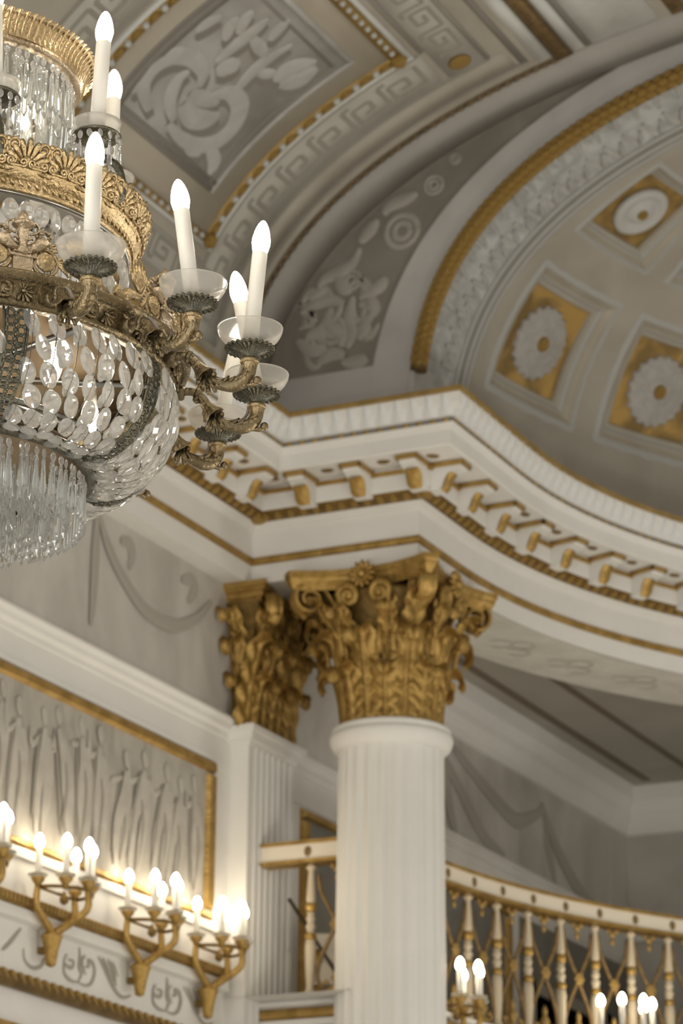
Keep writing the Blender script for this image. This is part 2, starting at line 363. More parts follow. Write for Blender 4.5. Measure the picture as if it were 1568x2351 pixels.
# ------------------------------------------------------------------ entablature (trim_1)
def path2(p, full=True):
    pts = [(p, YB), (p, -p), (WB + p, -p), (WB + p, YC)]
    for k in range(1, NA):
        a = pi * k / NA; pts.append((XC - (RA - p) * cos(a), YC + (RA - p) * sin(a)))
    q = 2 * XC
    pts += [(q - WB - p, YC), (q - WB - p, -p), (q - p, -p), (q - p, YB)]
    return pts
def course(name, prof, m, parent=None, kind=None):
    cols = [path2(p) for p, z in prof]; b = MB()
    rows = [[(cols[j][i][0], cols[j][i][1], prof[j][1]) for j in range(len(prof))] for i in range(len(cols[0]))]
    b.grid(rows, smooth=False)
    return ob(name, b.mesh(name, m), parent, kind=kind)
trim = course('trim_1', [(-.11, -.11), (0, -.11), (0, -.028), (.004, .004), (.004, .118), (.024, .128), (.03, .140), (.036, .150), (.095, .176), (.10, .18), (.10, .25), (.10, .28), (.258, .28), (.266, .285), (.266, .345), (.285, .372), (.285, .392), (.295, .398), (.325, .44), (.335, .478), (.345, .482), (.345, .497), (-.12, .50)], 'white', kind='structure')
course('gilt_bead_line', [(.002, -.028), (.014, -.022), (.017, -.010), (.014, .002), (.004, .007)], 'gold', trim)
course('egg_bed', [(.038, .149), (.062, .153), (.086, .165), (.097, .177)], 'golddark', trim)
course('gilt_fillet', [(.10, .248), (.113, .252), (.113, .265), (.10, .268)], 'gold', trim)
course('dark_bead_ground', [(.268, .368), (.288, .374), (.29, .388), (.284, .393)], 'reliefd', trim)
course('gilt_cornice_edge', [(.338, .478), (.352, .481), (.352, .499), (.34, .502)], 'goldmatt', trim)
# soffit of the apse ring with its paint, and the ring's rear face
b = MB()
rows = []
for i, (pa, pb, pc) in enumerate(zip(path2(-.004), path2(-.445), path2(-.445))):
    if i < 1: continue
    rows.append([(pa[0], pa[1], -.112), (pb[0], pb[1], -.112), (pc[0], pc[1], .13)])
b.grid(rows[:-1], smooth=False)
ob('painted_soffit', b.mesh('painted_soffit', 'soffit'), trim)
b = MB()
for k in range(7):
    a0 = radians(8 + 7 * k)
    for j, (dr, da, w) in enumerate(((.18, 0, .06), (.26, .02, .045), (.24, -.025, .05))):
        pts = [(XC - (RA + dr + .05 * cos(t)) * cos(a0 + da + .018 * sin(t)), YC + (RA + dr + .05 * cos(t)) * sin(a0 + da + .018 * sin(t)), -.1125) for t in [2 * pi * q / 14 for q in range(12)]]
        strip(b, pts, [(0, 0, -1)] * len(pts), .008, .002)
ob('soffit_scroll', b.mesh('soffit_scroll', mat('soffit_scroll', (.55, .525, .455), rough=.7)), trim)

def walk(p, sp, y_from=-2.9, az_to=50, s0=.5, corner=0.0):
    """points along the entablature at projection p: (x, y, angle of the outward normal)"""
    out = []
    n = max(1, int((-p - y_from) / sp))
    for k in range(n): out.append((p, -p - sp * (k + s0) - corner, 0.0))
    L = WB - 2 * corner; n = max(1, round(L / sp)); s = L / n
    for k in range(n): out.append((p + corner + s * (k + .5), -p, -pi / 2))
    L = YC + p - corner; n = max(1, round(L / sp)); s = L / n
    for k in range(n): out.append((WB + p, -p + corner + s * (k + .5), 0.0))
    R = RA - p; n = int(radians(az_to) * R / sp)
    for k in range(n):
        a = sp * (k + .5) / R; out.append((XC - R * cos(a), YC + R * sin(a), -a))
    return out
def on_path(x, y, z, ang): return T(x, y, z) @ RZ(ang)      # local +X points out of the wall, +Y along it
b = MB(); b.sphere((0, 0, 0), 1, 8, 6); egg = b.mesh('egg', 'gold')
for x, y, a in walk(.07, .0615): ob('egg', egg, trim, on_path(x, y, .163, a) @ RY(.45) @ SC(.020, .0165, .024))
b = MB(); b.sphere((0, 0, 0), .85, 8, 6); b2 = b.mesh('corner_egg', 'gold')
ob('corner_egg', b2, trim, T(WB + .07, -.07, .163) @ SC(.03, .03, .032)); ob('corner_egg', b2, trim, T(.055, -.055, .163) @ SC(.05, .05, .03))
b = MB()
for x, y, a in walk(.285, .061): b.sphere((0, 0, 0), 1, 6, 4, 0, on_path(x, y, .381, a) @ SC(.011, .016, .009))
ob('gilt_beads', b.mesh('gilt_beads', 'gold'), trim, kind='stuff')
# acanthus leaf of the cornice: a rounded leaf on the sloping cyma
def cleaf():
    b = MB(); rows = []
    for i in range(7):
        v = i / 6; w = .033 * (1 if v < .6 else sqrt(max(0, 1 - ((v - .6) / .42) ** 2)))
        rows.append([(.293 + .043 * v + .012 * sin(pi * (v * .8 + .2)) * (1 - .55 * u * u) + (.012 * v if abs(u) < .2 else 0), u * w, .396 + .082 * v) for u in (-1, -.6, -.22, 0, .22, .6, 1)])
    b.grid(rows); return b.mesh('cornice_leaf', 'whitecool')
cl = cleaf()
for x, y, a in walk(.30, .0715):
    ob('cornice_leaf', cl, trim, on_path(x, y, 0, a) @ T(-.30, 0, 0))
# modillion: scrolled bracket with a gilt cap moulding and a gilt leaf under it
def modillion():
    b = MB()
    b.prism([(-.01, 0), (.135, 0), (.135, -.02), (.128, -.034), (.10, -.040), (.074, -.052), (.058, -.078), (.048, -.104), (.026, -.118), (-.01, -.12)], (1, 0, 0), (0, 1, 0), (0, 0, 1), -.037, .037)
    me1 = b.mesh('modillion', 'white')
    b = MB(); b.box(-.01, .147, -.048, -.036, -.022, -.004); b.box(-.01, .147, .036, .048, -.022, -.004); b.box(.133, .147, -.048, .048, -.022, -.004)
    me2 = b.mesh('gilt_cap', 'gold')
    b = MB(); rows = []
    for (x, z, w) in ((.086, -.046, .030), (.070, -.058, .035), (.060, -.08, .036), (.052, -.104, .034), (.038, -.120, .027)):
        rows.append([(x + (.012 if abs(u) < .5 else .004), u * w, z - (.006 if abs(u) < .5 else 0)) for u in (-1, -.4, .4, 1)])
    b.grid(rows); me3 = b.mesh('gilt_leaf', 'gold')
    return me1, me2, me3
mo = modillion()
b = MB(); b.sphere((0, 0, 0), 1, 10, 4); ros = b.mesh('soffit_rosette', 'goldbrown')
pos = [(.10, -.30 - .272 * k, 0.0) for k in range(9)] + [(.317 + .2575 * k, -.10, -pi / 2) for k in range(3)] + [(WB + .10, -.05, 0.0), (WB + .10, .231, 0.0)]
R = RA - .10
for k in range(9):
    a = radians(1.75 + 5.48 * k); pos.append((XC - R * cos(a), YC + R * sin(a), -a))
for x, y, a in pos:
    mm = on_path(x, y, .28, a)
    q = ob('modillion', mo[0], trim, mm); ob('gilt_cap', mo[1], q); ob('gilt_leaf', mo[2], q)
pos2 = [(.18, -.436 - .272 * k, 0.0) for k in range(8)] + [(.19, -.19, -.8), (.446, -.19, -pi / 2), (.704, -.19, -pi / 2), (.92, -.17, -.8)]
for k in range(9):
    a = radians(4.5 + 5.48 * k); r = RA - .2; pos2.append((XC - r * cos(a), YC + r * sin(a), -a))
for x, y, a in pos2: ob('soffit_rosette', ros, trim, on_path(x, y, .279, a) @ SC(.022, .03, .008))

# ------------------------------------------------------------------ vault of the hall (ceiling)
VA, VB, VN, VZ = 3.9, 1.72, 2.6, .42
DA, DB, DN = 3.2, 1.68, 2.7
def prof(A, B, N, th):
    c, s = cos(th), sin(th)
    return XC - A * math.copysign(abs(c) ** (2 / N), c), VZ + B * max(s, 0) ** (2 / N)
def vp(th, y, off=0.0):
    x, z = prof(VA, VB, VN, th); e = .002
    a, b_ = prof(VA, VB, VN, th - e), prof(VA, VB, VN, th + e)
    n = Vector((b_[1] - a[1], 0, -(b_[0] - a[0]))).normalized()
    if n.x * (XC - x) + n.z * (-1) < 0: n = -n
    return Vector((x, y, z)) + n * off, n
def lin(a, b_, n): return [a + (b_ - a) * i / n for i in range(n + 1)]
b = MB()
ths = lin(0.0, pi, 96)
b.grid([[vp(t, y)[0] for t in ths] for y in lin(YB, .02, 12)])
b.grid([[vp(t, y)[0] + Vector((0, 0, .25)) for t in ths] for y in (YB, .5)])
ceiling = ob('ceiling', b.mesh('ceiling', 'taupe'), kind='structure')
D2 = lambda d: radians(d)
def vpatch(name, y0, y1, t0, t1, m, off=.006, nt=None, parent=None):
    nt = nt or max(2, int(abs(t1 - t0) / 1.2)); ny = max(1, int(abs(y1 - y0) / .4)); b = MB()
    T_, Y_ = lin(D2(t0), D2(t1), nt), lin(y0, y1, ny)
    b.grid([[vp(t, y, off)[0] for t in T_] for y in Y_])
    for y in (y0, y1): b.grid([[vp(t, y, o)[0] for t in T_] for o in (0, off)])
    for t in (T_[0], T_[-1]): b.grid([[vp(t, y, o)[0] for y in Y_] for o in (0, off)])
    return ob(name, b.mesh(name, m), parent or ceiling)
# arc length along the vault section
_tab = [(0.0, 0.0)]
for i in range(1, 901):
    t = D2(i * .1); a, c = prof(VA, VB, VN, t - D2(.1)), prof(VA, VB, VN, t)
    _tab.append((i * .1, _tab[-1][1] + hypot(c[0] - a[0], c[1] - a[1])))
def s_of(t): i = min(899, int(t * 10)); return _tab[i][1] + (_tab[i + 1][1] - _tab[i][1]) * (t * 10 - i)
def t_of(s):
    lo, hi = 0, 900
    while hi - lo > 1:
        m_ = (lo + hi) // 2
        if _tab[m_][1] <= s: lo = m_
        else: hi = m_
    d = _tab[hi][1] - _tab[lo][1]; return _tab[lo][0] + .1 * (s - _tab[lo][1]) / max(d, 1e-9)
vpatch('painted_border', -.236, .0, 6, 174, 'strip', .004, 120)
vpatch('painted_border', -.47, -.345, 6, 55, 'taupe', .004)
vpatch('painted_line', -.338, -.326, 6, 56, 'line', .006)
vpatch('painted_line', -2.6, -.326, 55.4, 56, 'line', .006)
vpatch('pale_panel', -2.6, -.257, 61.0, 66.2, 'cool', .006)
vpatch('pale_panel', -2.6, -.257, 59.4, 60.4, 'cool', .008)
vpatch('painted_line', -2.6, -.262, 60.5, 61.0, 'line', .010)
vpatch('pale_panel', -2.6, -.285, 56.6, 57.8, 'cool', .006)
vpatch('gilt_border', -2.6, -.257, 58.1, 59.2, 'goldbrown', .014)
vpatch('painted_line', -2.6, -.257, 57.9, 58.2, 'beadbrown', .016)
vpatch('painted_line', -2.6, -.257, 59.1, 59.4, 'beadbrown', .016)
vpatch('gilt_border', -2.6, -.27, 67.2, 68.3, 'goldbrown', .014)
vpatch('gilt_border', -.28, -.257, 67.2, 88, 'goldbrown', .014)
vpatch('pale_panel', -2.6, -.30, 69, 88, 'cool', .006)
b = MB(); bd = MB()
n = int((s_of(59) - s_of(8)) / .045)
for k in range(n):
    t = D2(t_of(s_of(8) + .045 * (k + .5))); p, nn = vp(t, -.2535, .006)
    q = vp(t + .001, -.2535, .006)[0] - p; q.normalize()
    b.sphere((0, 0, 0), 1, 6, 4, 0, frame(p, q, Vector((0, 1, 0)), nn) @ SC(.021, .014, .013))
ob('bead_course', b.mesh('bead_course', 'beadbrown'), ceiling, kind='stuff')
vpatch('bead_ground', -.268, -.238, 6, 59, 'beadbrown', .007)
vpatch('painted_line', -.292, -.276, 6, 58, 'taupe', .006)
# key pattern band
vpatch('key_ground', -.745, -.485, 8, 49.2, 'keyground', .006)
vpatch('key_ground', -2.6, -.485, 49.9, 53.4, 'keyground', .006)
for y0, y1, t0, t1 in ((-.75, -.738, 8, 49.2), (-.485, -.473, 8, 53.6), (-2.6, -.75, 49.4, 49.8), (-2.6, -.485, 53.4, 53.8)):
    vpatch('painted_line', y0, y1, t0, t1, 'keyline', .008)
KEY = [(0, .12), (0, .88), (.80, .88), (.80, .30), (.34, .30), (.34, .62), (.58, .62)]
def key_unit(fn, w=.011):
    b = MB()
    for i in range(len(KEY) - 1):
        (u0, v0), (u1, v1) = KEY[i], KEY[i + 1]
        P = [fn(u0 + (u1 - u0) * j / 3, v0 + (v1 - v0) * j / 3) for j in range(4)]
        strip(b, [p for p, n_ in P], [n_ for p, n_ in P], w, .004)
    P = [fn(.8 + .2 * j / 2, .12) for j in range(3)]
    strip(b, [p for p, n_ in P], [n_ for p, n_ in P], w, .004)
    return ob('key_figure', b.mesh('key_figure', 'keyline'), ceiling)
L0, L1 = s_of(9), s_of(48.2); n = round((L1 - L0) / .19); st = (L1 - L0) / n
for k in range(n):
    key_unit(lambda u, v: vp(D2(t_of(L1 - st * (k + u))), -.52 - .20 * (1 - v), .006))
LA, LB = s_of(50.2), s_of(53.1)
for k in range(8):
    key_unit(lambda u, v: vp(D2(t_of(LA + (LB - LA) * v)), -.66 - .20 * (k + u), .006), .009)
p, nn = vp(D2(51.6), -.565, .012); q = (vp(D2(51.8), -.565, .012)[0] - p).normalized()
b = MB(); b.sphere((0, 0, 0), 1, 16, 6); ob('gilt_boss', b.mesh('gilt_boss', 'gold'), ceiling, frame(p, q, Vector((0, 1, 0)), nn) @ SC(.05, .05, .012))
vpatch('key_ground', -2.30, -2.04, 8, 53.4, 'keyground', .006)
for y0, y1, t0, t1 in ((-2.312, -2.30, 8, 53.6), (-2.04, -2.028, 8, 49.2)): vpatch('painted_line', y0, y1, t0, t1, 'keyline', .008)
for k in range(n):
    key_unit(lambda u, v: vp(D2(t_of(L1 - st * (k + u))), -2.07 - .20 * v, .006))
vpatch('key_ground', -2.30, -.485, 11.6, 16.0, 'keyground', .006)
LA, LB = s_of(12.0), s_of(15.6)
for k in range(7): key_unit(lambda u, v: vp(D2(t_of(LA + (LB - LA) * v)), -.55 - .20 * (k + u), .006), .009)
# gilt pearl frame with white fillet
FY0, FY1, FT0, FT1 = -1.985, -.772, 18.0, 48.3
for y0, y1, t0, t1 in ((FY1, FY1 + .016, FT0 - .5, FT1 + .5), (FY0 - .016, FY0, FT0 - .5, FT1 + .5), (FY0, FY1, FT1, FT1 + .5), (FY0, FY1, FT0 - .5, FT0)):
    vpatch('white_fillet', y0, y1, t0, t1, 'cool', .016)
for y0, y1, t0, t1 in ((FY1 - .055, FY1, FT0, FT1), (FY0, FY0 + .055, FT0, FT1), (FY0, FY1, FT1 - 1.3, FT1), (FY0, FY1, FT0, FT0 + 1.1)):
    vpatch('gilt_border', y0, y1, t0, t1, 'goldmatt', .010)
vpatch('tan_border', FY0 + .055, FY1 - .055, FT0 + 1.1, FT1 - 1.3, 'tan', .006)
b = MB(); b.sphere((0, 0, 0), 1, 8, 6); pearl = b.mesh('pearl', 'rosettew')
b = MB(); b.sphere((0, 0, 0), 1, 6, 4); gleaf = b.mesh('gilt_bud', 'gold')
for yy in (FY1 - .028, FY0 + .028):
    L0, L1 = s_of(FT0 + .8), s_of(FT1 - .9); n = round((L1 - L0) / .098)
    for k in range(n + 1):
        t = D2(t_of(L0 + (L1 - L0) * k / n)); p, nn = vp(t, yy, .014); ob('pearl', pearl, ceiling, T(*p) @ SC(.0165, .0165, .0165))
        if k < n:
            t = D2(t_of(L0 + (L1 - L0) * (k + .5) / n)); p, nn = vp(t, yy, .012); q = (vp(t + .002, yy, .012)[0] - p).normalized()
            ob('gilt_bud', gleaf, ceiling, frame(p, q, Vector((0, 1, 0)), nn) @ SC(.026, .02, .012))
for tt in (FT1 - .65, FT0 + .55):
    for k in range(20):
        p, nn = vp(D2(tt), FY1 - .09 - k * .058, .012); ob('pearl', pearl, ceiling, T(*p) @ SC(.0135, .0135, .0135))
for yy, tt in ((FY1 - .028, FT1 - .65), (FY1 - .028, FT0 + .55)):
    p, nn = vp(D2(tt), yy, .014); ob('gilt_boss', gleaf, ceiling, T(*p) @ SC(.04, .04, .035))
# trophy panel with double line frame and painted instruments
TY0, TY1, TT0, TT1 = -1.80, -.965, 24.0, 44.0
vpatch('trophy_ground', TY0, TY1, TT0, TT1, 'trophy', .008)
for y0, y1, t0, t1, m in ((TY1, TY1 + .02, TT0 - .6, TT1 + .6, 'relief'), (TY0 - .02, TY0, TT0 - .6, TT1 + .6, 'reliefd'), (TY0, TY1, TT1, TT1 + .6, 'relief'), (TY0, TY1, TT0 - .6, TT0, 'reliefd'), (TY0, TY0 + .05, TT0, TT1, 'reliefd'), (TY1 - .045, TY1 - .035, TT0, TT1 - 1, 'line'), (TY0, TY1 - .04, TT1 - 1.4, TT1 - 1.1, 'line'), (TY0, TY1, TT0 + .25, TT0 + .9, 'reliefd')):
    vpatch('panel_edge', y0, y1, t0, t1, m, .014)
TROPHY = [[(-1.593, 26.29), (-1.711, 27.86), (-1.743, 30.29), (-1.702, 32.56), (-1.613, 33.64), (-1.507, 33.35), (-1.458, 31.86)], [(-1.437, 27.19), (-1.534, 28.66), (-1.584, 30.86), (-1.568, 32.36)], [(-1.474, 30.6), (-1.392, 31.14), (-1.301, 31.81)], [(-1.361, 31.62), (-1.336, 32.81), (-1.28, 33.7), (-1.184, 33.17), (-1.125, 30.97), (-1.139, 28.45), (-1.224, 26.67), (-1.342, 26.17), (-1.452, 26.47)], [(-1.462, 29.28), (-1.367, 28.76), (-1.281, 29.58), (-1.241, 30.97)], [(-1.277, 34.01), (-1.297, 36.31), (-1.303, 38.6), (-1.28, 41.56)], [(-1.5, 35.01), (-1.498, 37.65), (-1.5, 39.98), (-1.507, 41.86)], [(-1.473, 39.39), (-1.317, 38.9)], [(-1.145, 37.79), (-1.166, 39.6), (-1.096, 41.91)], [(-1.129, 37.78), (-1.064, 39.43), (-1.062, 41.67)], [(-1.721, 35.91), (-1.714, 37.56), (-1.687, 38.81)], [(-1.562, 37.34), (-1.615, 38.77), (-1.623, 39.93)], [(-1.542, 38.73), (-1.59, 40.25), (-1.601, 41.39)], [(-1.151, 27.52), (-1.062, 26.56), (-1.034, 24.97)], [(-1.288, 26.22), (-1.167, 26.03)], [(-1.743, 26.4), (-1.741, 28.36), (-1.751, 29.66)], [(-1.454, 34.23), (-1.421, 35.56), (-1.377, 35.77)], [(-1.385, 40.4), (-1.414, 41.78), (-1.423, 43.24)], [(-1.279, 37.15), (-1.222, 37.84), (-1.212, 38.55)]]
TW = [.045, .035, .04, .045, .05, .035, .035, .03, .05, .045, .03, .03, .03, .035, .035, .03, .05, .03, .03]
for i, l in enumerate(TROPHY):
    l = smooth_line(l, 5)
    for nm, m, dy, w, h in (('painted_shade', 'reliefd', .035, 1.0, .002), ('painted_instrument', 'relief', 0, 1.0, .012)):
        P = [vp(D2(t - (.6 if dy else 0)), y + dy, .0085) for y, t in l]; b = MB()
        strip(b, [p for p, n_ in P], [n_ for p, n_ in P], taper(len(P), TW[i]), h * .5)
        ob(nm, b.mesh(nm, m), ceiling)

# ------------------------------------------------------------------ end wall with the arch and its spandrel
def clipv(x, z):
    u = abs(x - XC) / VA
    zz = VZ + VB * max(0.0, 1 - u ** VN) ** (1 / VN) if u < 1 else VZ
    return min(z, zz)
b = MB(); sp = MB()
T2 = lin(0.0, pi, 120)
r1 = []; r2 = []; r3 = []
for t in T2:
    xi, zi = prof(DA, DB, DN, t); xm, zm = prof(3.38, 1.84, 2.5, t); xo, zo = prof(VA, VB, VN, t)
    zm = clipv(xm, zm)
    r1.append((xi, 0, zi)); r2.append((xm, 0, zm)); r3.append((xo, .014, max(zo, clipv(xo, 9))))
b.grid([r1, r2], smooth=False); b.grid([r2, [(p[0], .014, p[2]) for p in r2]], smooth=False)
b.box(-.3, WB - .02, .004, .2, .3, .80); b.box(2 * XC - WB + .02, 2 * XC + .3, .004, .2, .3, .80)
wall_end = ob('wall_end', b.mesh('wall_end', 'lilac'), kind='structure')
sp.grid([[(p[0], .014, p[2]) for p in r2], r3], smooth=False)
ob('painted_spandrel', sp.mesh('painted_spandrel', 'spandrel'), wall_end)
SPAN = [[(0.211, 1.104), (0.28, 1.139), (0.355, 1.144), (0.425, 1.111)], [(0.356, 1.105), (0.343, 1.035), (0.411, 0.966), (0.401, 0.916)], [(0.494, 1.092), (0.537, 1.102), (0.563, 1.059), (0.527, 1.024)], [(0.197, 0.976), (0.273, 0.922), (0.337, 0.932)], [(0.433, 0.906), (0.464, 0.983), (0.447, 1.064), (0.462, 1.139)], [(0.533, 0.848), (0.486, 0.835), (0.412, 0.842)], [(0.296, 1.21), (0.322, 1.247), (0.375, 1.264), (0.429, 1.281), (0.466, 1.311), (0.492, 1.364)], [(0.615, 1.205), (0.584, 1.164), (0.494, 1.128)], [(0.386, 1.241), (0.419, 1.188), (0.462, 1.17)], [(0.492, 1.39), (0.54, 1.439), (0.577, 1.485)], [(0.603, 1.501), (0.64, 1.541), (0.719, 1.558), (0.767, 1.575)], [(0.282, 1.04), (0.249, 1.061), (0.228, 1.033)], [(0.248, 1.176), (0.291, 1.179), (0.333, 1.203)], [(0.485, 0.938), (0.517, 0.974), (0.511, 1.027)], [(.30, .86), (.36, .89), (.43, .87)], [(.24, .99), (.30, 1.0), (.32, .96)]]
for l in SPAN:
    l = smooth_line(l, 4); b = MB()
    strip(b, [(x, .0135, z) for x, z in l], [(0, -1, 0)] * len(l), taper(len(l), .034), .010)
    ob('painted_foliage', b.mesh('painted_foliage', 'spanrel'), wall_end)
for k in range(0):      # running scroll up the narrowing part
    t0 = D2(46 + 3.1 * k); t1 = t0 + D2(3.0)
    pts = []
    for q in range(7):
        t = t0 + (t1 - t0) * q / 6; xm, zm = prof(3.38, 1.84, 2.5, t); zm = clipv(xm, zm); xo, zo = prof(VA, VB, VN, t); f_ = .5 + (.28 if k % 2 else -.28) * sin(pi * q / 6)
        pts.append((xm + (xo - xm) * f_, .0135, zm + (zo - zm) * f_))
    b = MB(); strip(b, pts, [(0, -1, 0)] * 7, taper(7, .020 * (1 - k / 12)), .006); ob('painted_foliage', b.mesh('painted_foliage', 'spanrel'), wall_end)
for k in range(16):
    fx, fz = rnd.uniform(.22, .56), rnd.uniform(.86, 1.22)
    sp_ = [(fx + q * .09 * (1 - .5 * j / 7) * cos(j * .55 + k), .0135, fz + .045 * (1 - .5 * j / 7) * sin(j * .8 + 1.7 * k)) for j in range(7) for q in (.55,)]
    xm_ok = all(clipv(p[0], 9) > p[2] + .03 and abs((XC - p[0]) / 3.40) ** 2.5 + max(0, (p[2] - VZ) / 1.86) ** 2.5 > 1.0 for p in sp_)
    if xm_ok:
        b = MB(); strip(b, sp_, [(0, -1, 0)] * 7, taper(7, .018), .008); ob('painted_foliage', b.mesh('painted_foliage', 'spanrel'), wall_end)
for x, z, r in ((0.693, 1.409, 0.075), (0.844, 1.597, 0.042), (0.946, 1.701, 0.024), (.36, 1.0, .06), (.45, 1.22, .045)):
    b = MB()
    for rr in (r, r * .5):
        P = [(x + rr * cos(2 * pi * k / 16), .0135, z + rr * sin(2 * pi * k / 16)) for k in range(17)]
        strip(b, P, [(0, -1, 0)] * 17, .2 * r, .007)
    ob('painted_roundel', b.mesh('painted_roundel', 'spanrel'), wall_end)
# gilt roll on the arch edge: overlapping leaf scales on a round core
b = MB()
P = []
for t in lin(D2(6.4), pi - D2(6.4), 140):
    x, z = prof(3.162, 1.642, DN, t); P.append((x, .012, z))
b.tube(P, .036, 12)
roll = ob('gilt_arch_roll', b.mesh('gilt_arch_roll', 'golddark'), wall_end)
b = MB(); b.sphere((0, 0, 0), 1, 8, 6); sc = b.mesh('gilt_scale', 'gold')
acc = 0.0
for i in range(1, 78):
    a_, c_ = Vector(P[i]), Vector(P[i + 1]); t = (c_ - a_).normalized(); nn = Vector((0, -1, 0)); o_ = t.cross(nn).normalized()
    if o_.x * (XC - a_.x) - o_.z < 0: o_ = -o_
    for q_, ph in enumerate((-.45, .35, 1.15)):
        d_ = nn * cos(ph) + o_ * sin(ph); w_ = t.cross(d_)
        ob('gilt_scale', sc, roll, frame(a_ + d_ * .034 + t * (.018 * (q_ % 2)), t, w_, d_) @ RY(-.28) @ SC(.030, .0185, .013))

# ------------------------------------------------------------------ apse: soffit band, half dome and coffers
def dp(az, th, off=0.0):
    def P(a, t):
        c, s = cos(t), sin(t); r = DA * max(c, 0) ** (2 / DN); z = VZ + DB * max(s, 0) ** (2 / DN)
        return Vector((XC - r * cos(a), YC + r * sin(a), z))
    p = P(az, th); e = .003
    u = P(az + e, th) - P(az - e, th); v = P(az, th + e) - P(az, th - e)
    n = u.cross(v)
    if n.length < 1e-12: n = Vector((0, 0, -1))
    n.normalize()
    if n.dot(Vector((XC, YC, .2)) - p) < 0: n = -n
    return p + n * off, n
AZ0, AZW, AZP = 5.4, 12.1, 15.74
ROWS = [(12.0, 31.2), (37.9, 50.6), (56.0, 66.0), (70.5, 77.5)]
azs = [0.0, 2.0]; cells_a = []
for k in range(11):
    a = AZ0 + AZP * k; cells_a.append((a, a + AZW)); azs += [a, a + AZW]
azs = azs + [178.0, 180.0]
tbs = [0.0]
for a, c in ROWS: tbs += [a, c]
tbs += [90.0]
b = MB()
for i in range(len(azs) - 1):
    for j in range(len(tbs) - 1):
        if any(abs(azs[i] - a) < 1e-6 for a, c in cells_a) and any(abs(tbs[j] - a) < 1e-6 for a, c in ROWS): continue
        na = max(1, int((azs[i + 1] - azs[i]) / 2.5)); nt = max(1, int((tbs[j + 1] - tbs[j]) / 3))
        b.grid([[dp(radians(a), radians(t))[0] for a in lin(azs[i], azs[i + 1], na)] for t in lin(tbs[j], tbs[j + 1], nt)])
ceil_apse = ob('ceiling_apse', b.mesh('ceiling_apse', 'dome'), kind='structure')
b = MB()
b.grid([[(prof(DA, DB, DN, t)[0], y, prof(DA, DB, DN, t)[1]) for t in lin(0, pi, 120)] for y in (.0, .05, .47, .50)])
ob('leaf_band', b.mesh('leaf_band', 'leafband'), ceil_apse)
for y, w, m in ((.455, .018, 'domelight'), (.485, .012, 'line'), (.515, .02, 'domelight'), (.56, .012, 'domelight')):
    b = MB(); Pq = [(prof(DA - .004, DB - .004, DN, t)[0], y, prof(DA - .004, DB - .004, DN, t)[1]) for t in lin(D2(3), pi - D2(3), 110)]
    b.tube(Pq, .008, 6, bn=None, rb=w)
    ob('arch_fillet', b.mesh('arch_fillet', m), ceil_apse)
# painted leaf scrolls on the soffit band
for k in range(26):
    t0 = D2(10 + k * 2.5); b = MB()
    for s_ in (-1, 1):
        pts = []
        for q in range(9):
            t = t0 + D2(1.1) * (q / 8) * 1.6; yy = .26 + s_ * (.02 + .13 * sin(pi * q / 8 * .9)); x, z = prof(DA - .002, DB - .002, DN, t); pts.append((x, yy, z))
        strip(b, pts, [(Vector((XC, p[1], .2)) - Vector(p)).normalized() for p in pts], taper(9, .022), .005)
    ob('painted_leaf', b.mesh('painted_leaf', 'relief'), ceil_apse)
def rosette_mesh(R, petals, m):
    b = MB(); n = petals * 4; rows = []
    for (f, h, sc_) in ((1.0, .0, 1), (1.0, .016, 1), (.9, .03, .8), (.72, .018, .5), (.60, .034, .4), (.42, .02, .2), (.34, .036, 0), (.2, .03, 0), (0.001, .03, 0)):
        rows.append([(R * f * (1 + .055 * sc_ * cos(petals * 2 * pi * k / n)) * cos(2 * pi * k / n), R * f * (1 + .055 * sc_ * cos(petals * 2 * pi * k / n)) * sin(2 * pi * k / n), h) for k in range(n)])
    b.grid(rows, 0, None, True); return b.mesh('rosette', m)
def ring_mesh(R, m):
    b = MB(); b.lathe([(R, 0), (R, .02), (R * .9, .032), (R * .72, .03), (R * .62, .014), (R * .5, .012), (R * .42, .03), (R * .3, .034), (.001, .03)], 28); return b.mesh('rosette', m)
rm = [rosette_mesh(.172, 20, 'rosette'), ring_mesh(.135, 'rosettew'), ring_mesh(.10, 'rosettew'), ring_mesh(.06, 'rosettew')]
b = MB(); b.sphere((0, 0, 0), 1, 12, 8); boss = b.mesh('gilt_boss', 'gold')
